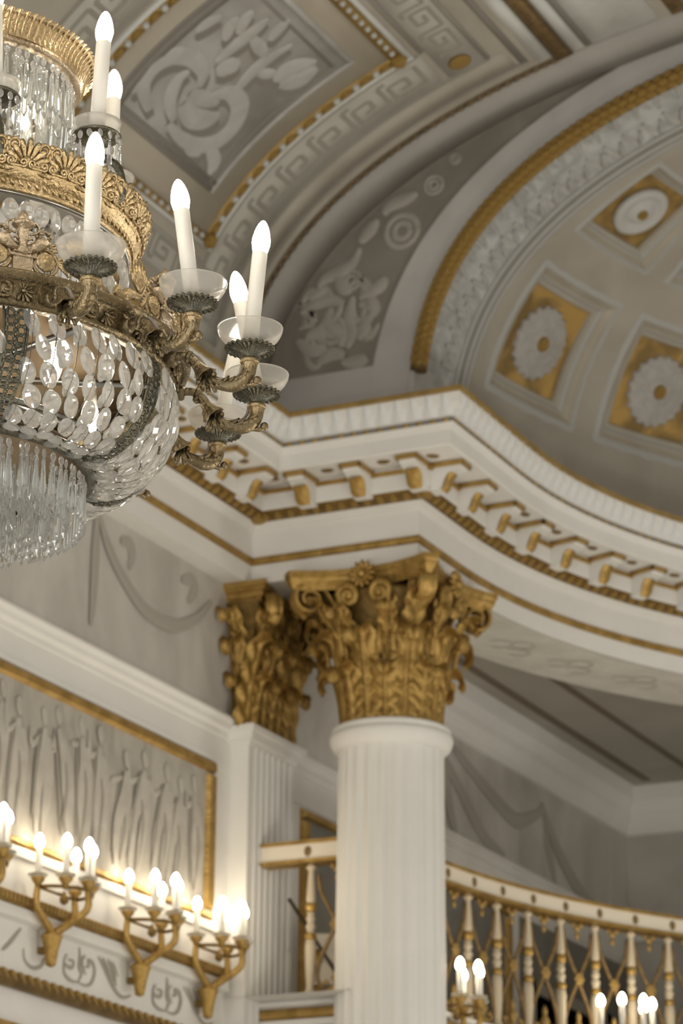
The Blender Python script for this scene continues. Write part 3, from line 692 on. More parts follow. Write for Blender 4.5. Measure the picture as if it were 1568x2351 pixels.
for r_, (t0, t1) in enumerate(ROWS):
    for (a0, a1) in cells_a:
        if a0 > 75: continue
        cb = MB(); gb = MB()
        fr = [(-.05, .0), (0, -.006), (.03, .004), (.055, .018), (.08, .022), (.10, .034), (.135, .040), (.145, .055)]
        def loop(f, o):
            da, dt = (a1 - a0) * f, (t1 - t0) * f; A0, A1, B0, B1 = a0 + da, a1 - da, t0 + dt, t1 - dt; L = []
            for s_ in lin(0, 1, 5)[:-1]: L.append((A0 + (A1 - A0) * s_, B0))
            for s_ in lin(0, 1, 5)[:-1]: L.append((A1, B0 + (B1 - B0) * s_))
            for s_ in lin(0, 1, 5)[:-1]: L.append((A1 - (A1 - A0) * s_, B1))
            for s_ in lin(0, 1, 5)[:-1]: L.append((A0, B1 - (B1 - B0) * s_))
            return [dp(radians(a), radians(t), -o)[0] for a, t in L]
        loops = [loop(f, o) for f, o in fr]
        for i in range(len(loops) - 1): cb.grid([loops[i], loops[i + 1]], 1 if i in (0, 4) else (2 if i == 2 else 0), None, True, False)
        co = ob('coffer', cb.mesh('coffer', 'dome', 'domelight', 'tan'), ceil_apse)
        f = .14; A0, A1, B0, B1 = a0 + (a1 - a0) * f, a1 - (a1 - a0) * f, t0 + (t1 - t0) * f, t1 - (t1 - t0) * f
        gb.grid([[dp(radians(a), radians(t), -.055)[0] for a in lin(A0, A1, 4)] for t in lin(B0, B1, 4)])
        ob('coffer_ground', gb.mesh('coffer_ground', 'goldpanel'), co)
        am, tm = radians((a0 + a1) / 2), radians((t0 + t1) / 2 + (.0 if r_ else -.3))
        p, n_ = dp(am, tm, -.052); q = (dp(am + .01, tm, -.052)[0] - p).normalized(); s_ = n_.cross(q)
        ob('rosette', rm[r_], co, frame(p, q, s_, n_))
        ob('gilt_boss', boss, co, frame(p + n_ * .034, q, s_, n_) @ SC(.036 if r_ == 0 else .026, .036 if r_ == 0 else .026, .024))

# ------------------------------------------------------------------ gallery behind the apse ring: ceiling, crown, floor
def annulus(z, p_in, z2=None):
    inner = path2(p_in)[2:-2]; b = MB(); rows = []
    inner = [(inner[0][0], .02)] + inner[1:-1] + [(inner[-1][0], .02)]
    for (x, y) in inner:
        if y <= YC + 1e-6: rows.append([(x, y, z), (XW if x < XC else 2 * XC - XW, y, z)])
        else:
            dx, dy = x - XC, y - YC; ks = []
            if abs(dx) > 1e-6: ks.append((XC - XW) / abs(dx))
            ks.append((YE - YC) / dy); k = min(ks); rows.append([(x, y, z), (XC + dx * k, YC + dy * k, z)])
    b.grid(rows, smooth=False); return b
gc = ob('ceiling_gallery', annulus(.075, -.40).mesh('ceiling_gallery', 'galceil'), kind='structure')
for x0, x1 in ((.075, .12), (.375, .415)):
    b = MB(); b.box(x0, x1, .5, YE - .2, .068, .0755); ob('painted_line', b.mesh('painted_line', 'galline'), gc)
CR = [(0, -.19), (.02, -.185), (.026, -.15), (.05, -.10), (.056, -.06), (.085, -.01), (.09, .06), (.09, .075)]
b = MB(); b.grid([[(XW + p, .46, z) for p, z in CR], [(XW + p, YE - p, z) for p, z in CR], [(2 * XC - XW - p, YE - p, z) for p, z in CR]], smooth=False)
ob('trim_2', b.mesh('trim_2', 'white'), kind='structure')
fb = annulus(-1.862, -.30)
ob('floor_gallery', fb.mesh('floor_gallery', 'white'), kind='structure')
fb = annulus(-2.2, -.25); ob('floor_gallery', fb.mesh('floor_gallery_underside', 'white'), kind='structure')
def course_in(name, prof_, m, parent=None, kind=None):
    cols = [path2(p)[2:-2] for p, z in prof_]; b = MB()
    cols = [[(XW, c[0][1])] + c + [(2 * XC - XW, c[-1][1])] for c in cols]
    b.grid([[(cols[j][i][0], cols[j][i][1], prof_[j][1]) for j in range(len(prof_))] for i in range(len(cols[0]))], smooth=False)
    return ob(name, b.mesh(name, m), parent, kind=kind)
led = course_in('trim_3', [(-.36, -1.862), (-.165, -1.862), (-.155, -1.868), (-.155, -1.882), (-.17, -1.888), (-.19, -1.893), (-.19, -1.935), (-.18, -1.94), (-.18, -1.965), (-.19, -1.97), (-.19, -2.2)], 'white', kind='structure')
course_in('gilt_ledge_moulding', [(-.19, -1.893), (-.172, -1.896), (-.165, -1.912), (-.172, -1.93), (-.19, -1.935)], 'gold', led)
course_in('gilt_line', [(-.19, -1.985), (-.182, -1.987), (-.182, -1.999), (-.19, -2.0)], 'goldmatt', led)

# ------------------------------------------------------------------ acanthus, volutes: parts of the capitals
def acanthus(h, w, out, curl, nu=18, nv=34):
    rows = []
    for i in range(nv + 1):
        v = i / nv
        if v < .66: q = v / .66; o, z = out * q * q, (h - curl) * q; dirx, dirz = 2 * out * q, (h - curl)
        else:
            q = (v - .66) / .34; ang = pi - q * pi * 1.3; o = out + curl + curl * cos(ang); z = (h - curl) + curl * sin(ang); dirx, dirz = sin(ang), -cos(ang)
        L = hypot(dirx, dirz) + 1e-9; nx, nz = dirz / L, -dirx / L
        env = 1.0 - .10 * v if v < .78 else max(.08, (1 - .10 * v) * sqrt(max(0.0, 1 - ((v - .78) / .225) ** 2)))
        ph = (v * 5.5) % 1.0
        lob = .70 + .30 * (1 - abs(2 * ph - 1.15) ** 1.5 if ph > .1 else .0)
        r = []
        for j in range(nu + 1):
            u = -1 + 2 * j / nu; au = abs(u)
            ed = env * (1 - (1 - lob) * max(0, (au - .45) / .55))
            her = .085 * w * cos(2 * pi * (v * 5.5 - .95 * au)) * min(1, au * 3)
            rise = (-.34 * w * u * u + her + .20 * w * max(0, 1 - au / .14) - .10 * w * max(0, 1 - abs(au - .2) / .1)) * (1 - .35 * v)
            r.append((u * w * ed, o + nx * rise, z + nz * rise))
        rows.append(r)
    return rows            # local: x along the bell, y outward, z up
def spiral(c, r0, turns, n=30, a0=0.0, sgn=1, rmin=.1):
    return [(c[0] + (r0 * (1 - (1 - rmin) * i / n)) * cos(a0 + sgn * 2 * pi * turns * i / n), c[1] + (r0 * (1 - (1 - rmin) * i / n)) * sin(a0 + sgn * 2 * pi * turns * i / n)) for i in range(n + 1)]
leaf1 = MB(); leaf1.grid(acanthus(.225, .074, .030, .030)); LEAF1 = leaf1.mesh('acanthus_leaf', 'gold')
leaf2 = MB(); leaf2.grid(acanthus(.375, .078, .055, .038)); LEAF2 = leaf2.mesh('acanthus_leaf', 'gold')
leaf3 = MB(); leaf3.grid(acanthus(.26, .062, .115, .030)); LEAF3 = leaf3.mesh('sheath_leaf', 'gold')
def volute_mesh(k=1.0):
    # in the plane (radial = x, up = z); from the bell up and out to the abacus corner, curling in
    b = MB(); c = (.375 * k, -.225)
    sp_ = spiral(c, .072, 1.9, 44, radians(110), -1, .10)
    pts = smooth_line([(.20, -.46), (.215, -.38), (.245, -.29), (.29, -.205), (.325, -.162)] + [sp_[0]], 5)[:-1] + sp_
    n = len(pts); wd = [.014 + .016 * min(1, i / 14) if i < n - 25 else .030 - .012 * (i - n + 25) / 25 for i in range(n)]
    b.tube([(x, 0, z) for x, z in pts], [.0095] * n, 8, bn=(0, 1, 0), rb=wd)
    for s_ in (-1, 1): b.tube([(x, s_ * w_, z) for (x, z), w_ in zip(pts, wd)], .0085, 6)
    b.sphere((c[0], 0, c[1]), .018, 8, 6, sc=(1, 2.0, 1))
    return b.mesh('volute', 'gold')
VOL = volute_mesh()
def helix_mesh():
    b = MB()
    pts = smooth_line([(.115, -.47), (.122, -.38), (.118, -.30), (.105, -.235)], 4)[:-1] + spiral((.072, -.222), .048, 1.7, 34, radians(15), 1, .10)
    n = len(pts); P = [(x, .236 + .045 * (z + .46) / .25, z - .012) for x, z in pts]
    b.tube(P, [.010 + .006 * min(1, i / 14) if i < n - 16 else .016 - .007 * (i - n + 16) / 16 for i in range(n)], 8)
    b.sphere((.072, .28, -.234), .016, 8, 6)
    for j in range(3): b.tube([(.118 - .004 * j, .25, -.42 + .06 * j), (.138, .262, -.385 + .06 * j), (.145 - .006 * j, .262, -.345 + .055 * j)], [.006, .012, .004], 6)
    return b.mesh('helix', 'gold')
HEL = helix_mesh()
def fleuron_mesh(r=.062):
    b = MB()
    for k in range(12):
        a = 2 * pi * k / 12
        b.sphere((0, 0, 0), 1, 6, 5, 0, RY(0) @ T(r * .66 * cos(a), .012, r * .66 * sin(a)) @ RY(-a) @ SC(r * .36, .014, r * .17))
    b.sphere((0, .02, 0), r * .3, 8, 6)
    P = [(r * .42 * cos(2 * pi * k / 16), .016, r * .42 * sin(2 * pi * k / 16)) for k in range(16)]; b.tube(P, r * .1, 6, closed=True)
    return b.mesh('fleuron', 'gold')
FLE = fleuron_mesh()
def abacus_mesh(H=.355, ch=.045, bite=.085, z0=-.19, z1=-.112):
    b = MB(); lev = [(1.0, z1), (1.0, z1 - .022), (.965, z1 - .03), (.95, z1 - .045), (.90, z1 - .062), (.86, z0)]
    rows = []
    for sc_, z in lev:
        L = []
        for k in range(4):
            a = k * pi / 2
            for i in range(11):
                u = -1 + 2 * i / 10; x = u * (H - ch); y = H - bite * (1 - u * u) - (1 - sc_) * .25
                x2, y2 = x * (.9 + .1 * sc_), y
                L.append((x2 * cos(a) - y2 * sin(a), x2 * sin(a) + y2 * cos(a), z))
        rows.append(L[::-1] if False else L)
    # order corners counter-clockwise: each side runs -x to +x at y=H which is clockwise, so reverse u
    rows = [[q for k in range(4) for q in r[k * 11:(k + 1) * 11][::-1]] for r in rows]
    b.grid(rows, 0, None, True, False)
    b.f.append(list(range(len(rows[0])))); b.m.append(0); b.sm.append(False)
    return b.mesh('abacus', 'gold')

# ------------------------------------------------------------------ fluted column
CXY = (.55, .235)
col = empty('fluted_column', (CXY[0], CXY[1], ZF), 'free-standing white fluted round column with gilt Corinthian capital carrying the apse entablature', 'column')
def flute(n, d):
    def f(a):
        u = (a * n / (2 * pi)) % 1.0
        return 1 - d * (sin(pi * min(1, max(0, (u - .12) / .76))) ** .8)
    return f
b = MB(); rows = []; N = 24 * 8
for (r, z, d) in ((.2385, .32, 0), (.2385, .40, .05), (.2385, 1.6, .05), (.233, 3.0, .05), (.226, 4.0, .05), (.2205, 4.72, .05), (.2205, 4.765, .045), (.2205, 4.795, 0), (.222, 4.80, 0)):
    rows.append([(r * (1 - d * (sin(pi * min(1, max(0, ((k / 8) % 1 - .14) / .72))) ** .7)) * cos(2 * pi * k / N), r * (1 - d * (sin(pi * min(1, max(0, ((k / 8) % 1 - .14) / .72))) ** .7)) * sin(2 * pi * k / N), z) for k in range(N)])
b.grid(rows, 0, None, True, True)
ob('shaft', b.mesh('shaft', 'white'), col)
b = MB(); b.lathe([(.222, 4.795), (.232, 4.80), (.245, 4.812), (.256, 4.832), (.259, 4.848), (.256, 4.862), (.247, 4.868), (.247, 4.874), (.25, 4.882), (.247, 4.892), (.235, 4.898), (.2, 4.90)], 64)
ob('astragal', b.mesh('astragal', 'white'), col)
b = MB(); b.lathe([(.33, .09), (.33, .14), (.335, .17), (.325, .20), (.29, .215), (.27, .235), (.28, .26), (.30, .28), (.28, .305), (.24, .32)], 48); b.box(-.34, .34, -.34, .34, 0, .09)
ob('base', b.mesh('base', 'white'), col)
cap = MB(); cap.lathe([(.20, -.752), (.205, -.62), (.212, -.48), (.225, -.36), (.255, -.25), (.275, -.215), (.27, -.19)], 40)
capo = ob('capital', cap.mesh('capital', 'golddark'), col, T(0, 0, -ZF), label='gilt Corinthian capital with two rows of acanthus leaves')
for k in range(8):
    a = 2 * pi * k / 8
    ob('acanthus_leaf', LEAF1, capo, RZ(a - radians(27)) @ T(0, .205, -.752))
    ob('acanthus_leaf', LEAF2, capo, RZ(a - radians(27) + pi / 8) @ T(0, .203, -.752))
for k in range(4):
    a = k * pi / 2
    ob('volute', VOL, capo, RZ(a + pi / 4)); ob('sheath_leaf', LEAF3, capo, RZ(a - pi / 4) @ T(0, .212, -.50))
    for s_ in (-1, 1): ob('sheath_leaf', LEAF3, capo, RZ(a + s_ * radians(20)) @ T(0, .215, -.50) @ SC(.8, .8, .82))
    ob('helix', HEL, capo, RZ(a)); ob('helix', HEL, capo, RZ(a) @ SC(-1, 1, 1))
    ob('fleuron', FLE, capo, RZ(a) @ T(0, .285, -.150))
ob('abacus', abacus_mesh(), capo)
b = MB()
for k in range(16):        # small caulicoli and leaf tips between the rows
    a = 2 * pi * (k + .5) / 16
    b.tube([(.215 * cos(a), .215 * sin(a), -.50), (.232 * cos(a), .232 * sin(a), -.42), (.26 * cos(a + .05), .26 * sin(a + .05), -.36)], [.016, .02, .012], 6)
ob('caulicoli', b.mesh('caulicoli', 'gold'), capo)

# ------------------------------------------------------------------ fluted pilaster on the wall
PX, PYa, PYb = -.012, .03, .452
pil = empty('fluted_pilaster', (XW, (PYa + PYb) / 2, ZF), 'white fluted pilaster against the side wall under a gilt capital, behind the round column', 'pilaster')
def loc(me, name, m, parent=pil): return ob(name, me, parent, T(-XW, -(PYa + PYb) / 2, -ZF))
b = MB(); zt, zb = -.79, ZF + .3
npf = 7; yw = (PYb - PYa - .05) / npf; sec = [(XW, PYa), (PX, PYa), (PX, PYa + .025)]
for k in range(npf):
    y0 = PYa + .025 + yw * k
    for u, d in ((.12, 0), (.2, .55), (.35, .92), (.5, 1), (.65, .92), (.8, .55), (.88, 0)): sec.append((PX - .02 * d, y0 + yw * u))
sec += [(PX, PYb), (XW, PYb)]
b.grid([[(x, y, z) for x, y in sec] for z in (zb, zt)], smooth=False)
loc(b.mesh('shaft', 'white'), 'shaft', 'white')
b = MB()
for (e, z0, z1) in ((.012, -.80, -.785), (.030, -.785, -.745), (.042, -.745, -.722), (.020, -.722, -.712)):
    b.box(XW, PX + e, PYa - e, PYb + e, z0, z1)
loc(b.mesh('necking', 'white'), 'necking', 'white')
b = MB(); b.box(XW, PX + .06, PYa - .03, PYb + .03, ZF, ZF + .3); loc(b.mesh('base', 'white'), 'base', 'white')
b = MB(); b.grid([[(XW, PYa + .01 - o, z), (PX - .01 + o, PYa + .01 - o, z), (PX - .01 + o, PYb - .01 + o, z), (XW, PYb - .01 + o, z)] for z, o in ((-.715, 0), (-.50, .01), (-.34, .03), (-.22, .07), (-.19, .075))], smooth=False)
pc = loc(b.mesh('capital', 'golddark'), 'capital', 'gold')
pc['label'] = 'gilt pilaster capital'
def pcl(name, me, x, y, ang, z=-.73, s=1.0): return ob(name, me, pc, T(x, y, z) @ RZ(ang) @ SC(s, 1, 1))
for yy in (.10, .24, .38): pcl('acanthus_leaf', LEAF1, PX - .01, yy, -pi / 2)
for yy in (.03, .17, .31, .45): pcl('acanthus_leaf', LEAF2, PX - .01, yy, -pi / 2)
pcl('acanthus_leaf', LEAF1, XW + .05, PYa + .012, pi, s=.75); pcl('acanthus_leaf', LEAF2, XW + .045, PYa + .012, pi, s=.7)
for yy, sy in ((PYa + .06, -1), (PYb - .06, 1)):
    ob('volute', VOL, pc, T(-.19, yy - sy * .21, 0) @ RZ(sy * radians(45)) ); ob('sheath_leaf', LEAF3, pc, T(PX - .01, yy, -.50) @ RZ(-pi / 2 + sy * radians(40)))
for sy in (1, -1):
    ob('helix', HEL, pc, T(-.235, .24, 0) @ RZ(-pi / 2) @ SC(sy, 1, 1))
    ob('sheath_leaf', LEAF3, pc, T(PX - .015, .24 + sy * .07, -.50) @ RZ(-pi / 2) @ SC(.8, .6, .82))
pcl('sheath_leaf', LEAF3, XW + .05, PYa + .01, pi, z=-.50, s=.8)
ob('fleuron', FLE, pc, T(.085, .24, -.15) @ RZ(-pi / 2))
b = MB()
for i, (o, z0, z1) in enumerate(((.115, -.135, -.112), (.105, -.15, -.135), (.085, -.175, -.15), (.07, -.195, -.175))):
    poly = []
    x0, y0, y1 = PX + o, PYa - o + .02, PYb + o - .02
    for k in range(9):
        u = -1 + k / 4; poly.append((x0 - .055 * (1 - u * u), (y0 + y1) / 2 + u * (y1 - y0) / 2))
    V = [(XW, y0, z0)] + [(x, y, z0) for x, y in poly] + [(XW, y1, z0)]; n = len(V); V2 = [(x, y, z1) for x, y, _ in V]
    b.add(V + V2, [tuple(range(n))[::-1], tuple(range(n, 2 * n))] + [(q, (q + 1) % n, n + (q + 1) % n, n + q) for q in range(n)])
ob('abacus', b.mesh('abacus', 'gold'), pc)

# ------------------------------------------------------------------ balustrade of the gallery
RB = 3.40
bal = empty('balustrade', (XC - RB, YC, -1.862), 'white and gilt gallery balustrade with turned balusters and crossing gilt rods', 'balustrade')
BM = T(-(XC - RB), -YC, 1.862)
YS = .19
def bal_path(off=0.0, az_to=60):
    pts = [(.0, YS + off), (XC - RB + off * 0, YS + off)] if False else [(-.01, YS - off), (XC - RB + off, YS - off)]
    for k in range(0, 49):
        a = radians(az_to) * k / 48; pts.append((XC - (RB - off) * cos(a), YC + (RB - off) * sin(a)))
    return pts
def bal_course(name, prof_, m, az_to=60):
    cols = [bal_path(p, az_to) for p, z in prof_]; b = MB()
    b.grid([[(c[i][0], c[i][1], prof_[j][1]) for j, c in enumerate(cols)] for i in range(len(cols[0]))], 0, None, True, False)
    return ob(name, b.mesh(name, m), bal, BM)
bal_course('rail', [(-.04, -1.285), (.035, -1.285), (.035, -1.215), (-.04, -1.215)], 'cream')
bal_course('gilt_rail_edge', [(-.045, -1.217), (.046, -1.217), (.046, -1.203), (-.045, -1.203)], 'gold')
bal_course('gilt_rail_edge', [(-.045, -1.297), (.046, -1.297), (.046, -1.283), (-.045, -1.283)], 'gold')
bal_course('bottom_rail', [(-.02, -1.850), (.02, -1.850), (.02, -1.835), (-.02, -1.835)], 'goldbrown')
def baluster_meshes():
    b = MB(); b.lathe([(.012, 0), (.022, .004), (.024, .02), (.016, .03), (.017, .05), (.022, .12), (.0235, .20), (.020, .235)], 14)
    b.lathe([(.017, .258), (.015, .275), (.021, .283), (.021, .292), (.015, .30), (.015, .31), (.02, .318), (.02, .326), (.015, .333), (.018, .35)], 14)
    b.lathe([(.018, .385), (.0205, .40), (.016, .47), (.012, .52), (.013, .525), (.022, .53), (.022, .54), (.012, .546), (.011, .555)], 14)
    m1 = b.mesh('baluster', 'baluster')
    b = MB(); b.lathe([(.018, .232), (.024, .236), (.025, .246), (.024, .256), (.018, .260)], 14); m2 = b.mesh('gilt_collar', 'gold')
    b = MB(); b.lathe([(.017, .348), (.022, .352), (.025, .366), (.024, .38), (.018, .387)], 14); m3 = b.mesh('gilt_collar', 'gold')
    b = MB(); b.sphere((0, 0, .558), .013, 10, 6); m4 = b.mesh('gilt_ball', 'gold')
    return m1, m2, m3, m4
bms = baluster_meshes()
b = MB(); b.sphere((0, 0, 0), 1, 12, 6); rr_ = b.mesh('rail_rosette', 'goldbrown')
spots = [(.208, YS, 0.0, -pi / 2)]
for k in range(13):
    a = radians(5.6 + 3.75 * k); spots.append((XC - RB * cos(a), YC + RB * sin(a), a, -a))
for x, y, a, ang in spots:
    o = ob('baluster', bms[0], bal, BM @ T(x, y, -1.848) @ RZ(ang))
    for m_ in bms[1:]: ob(m_.name.split('.')[0], m_, o)
    ob('rail_rosette', rr_, bal, BM @ T(x, y, -1.250) @ RZ(ang) @ T(.036, 0, 0) @ SC(.008, .017, .022))
# crossing rods between balusters, with centre flower, pendant and palmette
def rod_mesh(s_):
    b = MB(); P = smooth_line([(s_ * .088, .50), (s_ * .074, .42), (0.0, .285), (-s_ * .075, .14), (-s_ * .086, .06), (-s_ * .05, .012)], 5)
    b.tube([(0.003 * s_, y, z) for y, z in P], .009, 6); return b.mesh('gilt_rod', 'goldbrown')
rodm = [rod_mesh(1), rod_mesh(-1)]
b = MB()
for k in range(6): b.sphere((0, 0, 0), 1, 6, 5, 0, T(.008, .018 * cos(k * pi / 3), .285 + .018 * sin(k * pi / 3)) @ SC(.01, .013, .013))
b.sphere((.012, 0, .285), .012, 8, 6); flo = b.mesh('gilt_flower', 'goldmatt')
b = MB(); b.sphere((0, 0, .515), .02, 8, 6, sc=(.6, 1, .8)); b.sphere((0, 0, .48), .014, 8, 6, sc=(.6, 1, 1.2)); b.sphere((0, .025, .53), .012, 8, 6, sc=(.6, 1, 1)); b.sphere((0, -.025, .53), .012, 8, 6, sc=(.6, 1, 1)); pen = b.mesh('gilt_pendant', 'goldmatt')
b = MB(); b.lathe([(.03, 0), (.028, .02), (.012, .03), (.016, .05), (.024, .065), (.014, .085), (.008, .095), (.013, .11), (.009, .125), (.001, .14)], 10)
for s_ in (-1, 1): b.tube([(0, y * s_, z) for y, z in smooth_line([(.01, .03), (.045, .015), (.065, .035), (.05, .055), (.04, .04)], 4)], .006, 6)
fin = b.mesh('gilt_finial', 'goldmatt')
mids = [(.33, YS, -pi / 2)]
for k in range(13):
    a = radians(5.6 - 1.875 + 3.75 * k); mids.append((XC - RB * cos(a), YC + RB * sin(a), -a))
for x, y, ang in mids:
    mm = BM @ T(x, y, -1.842) @ RZ(ang)
    for m_ in rodm + [flo, pen, fin]: ob(m_.name.split('.')[0], m_, bal, mm)
# things seen through the bars beside the pilaster
chair = empty('gilded_armchair', (.19, .55, -1.862), 'white and gilt armchair behind the balustrade in the gap between pilaster and column', 'chair', rz=.5)
b = MB(); b.box(-.13, .13, -.13, .13, .10, .15); ob('seat', b.mesh('seat', 'cream'), chair)
for sx in (-1, 1):
    for sy in (-1, 1):
        b = MB(); b.tube([(sx * .11, sy * .11, 0), (sx * .115, sy * .115, .05), (sx * .11, sy * .11, .11)], [.010, .016, .02], 8); ob('leg', b.mesh('leg', 'gold'), chair)
    b = MB(); b.tube([(sx * .12, -.11, .15), (sx * .12, -.12, .24), (sx * .12, .0, .25), (sx * .12, .12, .26)], .013, 8); ob('arm', b.mesh('arm', 'gold'), chair)
b = MB(); b.box(-.12, .12, .11, .135, .15, .36); ob('backrest', b.mesh('backrest', 'cream'), chair)
b = MB(); b.tube([(.03, .34, -1.40), (.335, .37, -1.862)], .008, 6)
pole = ob('leaning_pole', b.mesh('leaning_pole', 'wood'), label='thin dark pole leaning behind the balustrade between pilaster and column', cat='pole')

# ------------------------------------------------------------------ wall sconces
def bulb_profile(L=.072, R=.0183):
    return [(.0125, 0.0), (R * .86, L * .14), (R, L * .32), (R * .97, L * .46), (R * .83, L * .64), (R * .63, L * .80), (R * .42, L * .91), (R * .22, L * .975), (.0008, L)]
b = MB(); b.lathe(bulb_profile(), 14); BULB = b.mesh('bulb', 'bulb')
b = MB(); b.lathe(bulb_profile(.052, .0185), 12); BULBS = b.mesh('bulb', 'bulbs')
def make_sconce():
    o = empty('wall_sconce', (0, 0, 0))      # local: +X out of the wall, origin on the wall at the torch foot; z=0 at torch bottom
    b = MB(); b.lathe([(.006, 0), (.018, .006), (.022, .03), (.026, .06), (.034, .09), (.038, .105), (.042, .112), (.036, .122), (.022, .13)], 14, 0, T(.05, 0, 0)); ob('torch', b.mesh('torch', 'gold'), o)
    b = MB(); b.box(0, .05, -.014, .014, .05, .075); ob('wall_bracket', b.mesh('wall_bracket', 'golddark'), o)
    rr, cx = .133, .062
    for t in (0, 90, 180):
        a = radians(t - 90); ex, ey = cx + rr * cos(a), rr * sin(a)
        b = MB(); P = smooth_line([(.052, 0, .118), (.055 + .35 * (ex - .055), .35 * ey, .145), (ex, ey, .20), (ex, ey, .27)], 5); b.tube(P, [.017 - .005 * i / len(P) for i in range(len(P))], 8)
        ob('arm', b.mesh('arm', 'gold'), o)
    b = MB(); b.tube([(cx + rr * cos(radians(t - 90)), rr * sin(radians(t - 90)), .272) for t in range(0, 181, 12)], .007, 6); ob('ring_bar', b.mesh('ring_bar', 'golddark'), o)
    b = MB(); b.tube([(cx, -rr, .272), (cx, rr, .272)], .006, 6); b.tube([(cx, 0, .272), (cx + .04, 0, .262)], .005, 6); b.lathe([(.001, .225), (.016, .235), (.018, .25), (.008, .262), (.006, .275)], 10, 0, T(cx + .035, 0, 0)); ob('pendant', b.mesh('pendant', 'golddark'), o)
    for i, t in enumerate((0, 45, 90, 135, 180)):
        a = radians(t - 90); mm = T(cx + rr * cos(a), rr * sin(a), 0)
        c = MB(); c.lathe([(.008, .262), (.012, .28), (.026, .298), (.028, .304), (.012, .305)], 12); co = ob('cup', c.mesh('cup', 'gold'), o, mm)
        c = MB(); c.lathe([(.014, .303), (.034, .309), (.04, .318), (.037, .319), (.014, .307)], 12, cap=False); ob('drip_glass', c.mesh('drip_glass', 'prism'), co)
        c = MB(); c.lathe([(.0125, .303), (.0125, .42)], 12); ob('candle_tube', c.mesh('candle_tube', 'ivory'), co)
        ob('bulb', BULBS, co, T(0, 0, .418))
    return o
sc_labels = ['gilt five-candle wall sconce beside the fluted pilaster', 'gilt five-candle wall sconce under the framed panel, second from the pilaster', 'gilt five-candle wall sconce under the framed panel, third from the pilaster', 'gilt wall sconce farthest from the pilaster, only one bulb showing at the picture edge']
base = make_sconce(); first = True
for i, y in enumerate((-.21, -.765, -1.43, -2.03)):
    o = base if first else copy_tree(base); first = False
    o.location = (XW + .006, y, -1.985); o['label'] = sc_labels[i]; o['category'] = 'sconce'; o['group'] = 'sconces along the side wall'
for az, lab in ((1.9, 'gilt candle sconce on the gallery front right beside the round column'), (24.6, 'gilt candle sconce on the gallery front below the seventh baluster')):
    o = copy_tree(base); a = radians(az); r = RB - .09
    o.location = (XC - r * cos(a), YC + r * sin(a), -2.15 if az < 10 else -2.115); o.rotation_euler = (0, 0, -a)
    o['label'] = lab; o['category'] = 'sconce'; o['group'] = 'sconces on the gallery front'

# ------------------------------------------------------------------ chandelier
AX, AY, ZB = 2.605, -6.30, -2.16
ch = empty('chandelier', (AX, AY, ZB), 'large tiered gilt bronze and crystal chandelier with lit candle bulbs in opal glass bowls', 'chandelier')
CM = T(0, 0, -ZB)
def cpart(name, me, mx=None, parent=ch, kind=None, label=None): return ob(name, me, parent, CM @ mx if mx is not None else CM, kind, label)
def ring(name, prof_, m, n=120, mx=None):
    b = MB(); b.lathe(prof_ + [prof_[0]], n, cap=False); return cpart(name, b.mesh(name, m), mx)
# stem and suspension chain up to the vault
b = MB(); b.lathe([(.001, -2.03), (.03, -2.03), (.03, -1.86), (.018, -1.84), (.018, -1.62), (.035, -1.60), (.035, -1.55), (.018, -1.53), (.018, -1.26), (.04, -1.23), (.04, -1.20), (.02, -1.18), (.016, -.62), (.045, -.60), (.045, -.57), (.012, -.55)], 20); cpart('central_stem', b.mesh('central_stem', 'bronze'))
zt = clipv(AX, 9)
b = MB(); k = 0; z = -.56
while z < zt - .04:
    mm = T(0, 0, z) @ RZ(pi / 2 * (k % 2)); b.tube([mm @ Vector((.014 * cos(t), 0, .026 * sin(t) + .02)) for t in lin(0, 2 * pi, 10)[:-1]], .0045, 5, closed=True); z += .042; k += 1
cpart('suspension_chain', b.mesh('suspension_chain', 'bronze'), kind='stuff')
b = MB(); b.lathe([(.012, zt - .06), (.05, zt - .05), (.09, zt - .02), (.095, zt - .004), (.001, zt - .002)], 24); cpart('ceiling_rose', b.mesh('ceiling_rose', 'gilt'))
# main ring
ring('main_ring', [(.425, -1.866), (.450, -1.869), (.457, -1.862), (.452, -1.855), (.453, -1.850), (.459, -1.826), (.468, -1.823), (.480, -1.818), (.483, -1.811), (.477, -1.806), (.462, -1.804), (.43, -1.806)], 'bronze', 144)
b = MB()
for k in range(220):
    a = 2 * pi * k / 220; b.sphere((0, 0, 0), 1, 5, 4, 0, RZ(a) @ T(.468, 0, -1.8205) @ SC(.004, .005, .004))
cpart('ring_beading', b.mesh('ring_beading', 'bronzedark'), kind='stuff')
b = MB(); b.lathe([(.019, 0), (.019, .004), (.0165, .007), (.013, .004), (.009, .004), (.0075, .009), (.003, .012), (.001, .012)], 16, flute=None)
for k in range(6): b.sphere((.0085 * cos(k * pi / 3), .0085 * sin(k * pi / 3), .006), .0035, 6, 4)
rros = b.mesh('ring_rosette', 'bronze')
def palmette(R, n=9, spread=100, w=.0055, th=.004, m='bronze', name='palmette'):
    b = MB()
    for k in range(n):
        a = radians(-spread + 2 * spread * k / (n - 1)); L = R * (1 - .18 * abs(k - (n - 1) / 2) / ((n - 1) / 2))
        dx, dz = sin(a), cos(a)
        pts = [(dx * L * q, 0, dz * L * q) for q in (.12, .4, .7, .9, 1.0)]
        b.tube(pts, [w * .35, w * .6, w, w * .95, w * .4], 6, bn=None, rb=None)
    b.sphere((0, .002, R * .12), R * .2, 8, 6, sc=(.8, .6, 1.3))
    return b.mesh(name, m)
pal_ring = palmette(.026, 9, 115, .0036, m='bronze', name='ring_palmette')
def out_frame(a, r, z, lean=0.0):    # local +Y radially inwards->outwards, +Z up, +X tangential
    return RZ(a - pi / 2) @ T(0, r, z) @ RX(-lean)
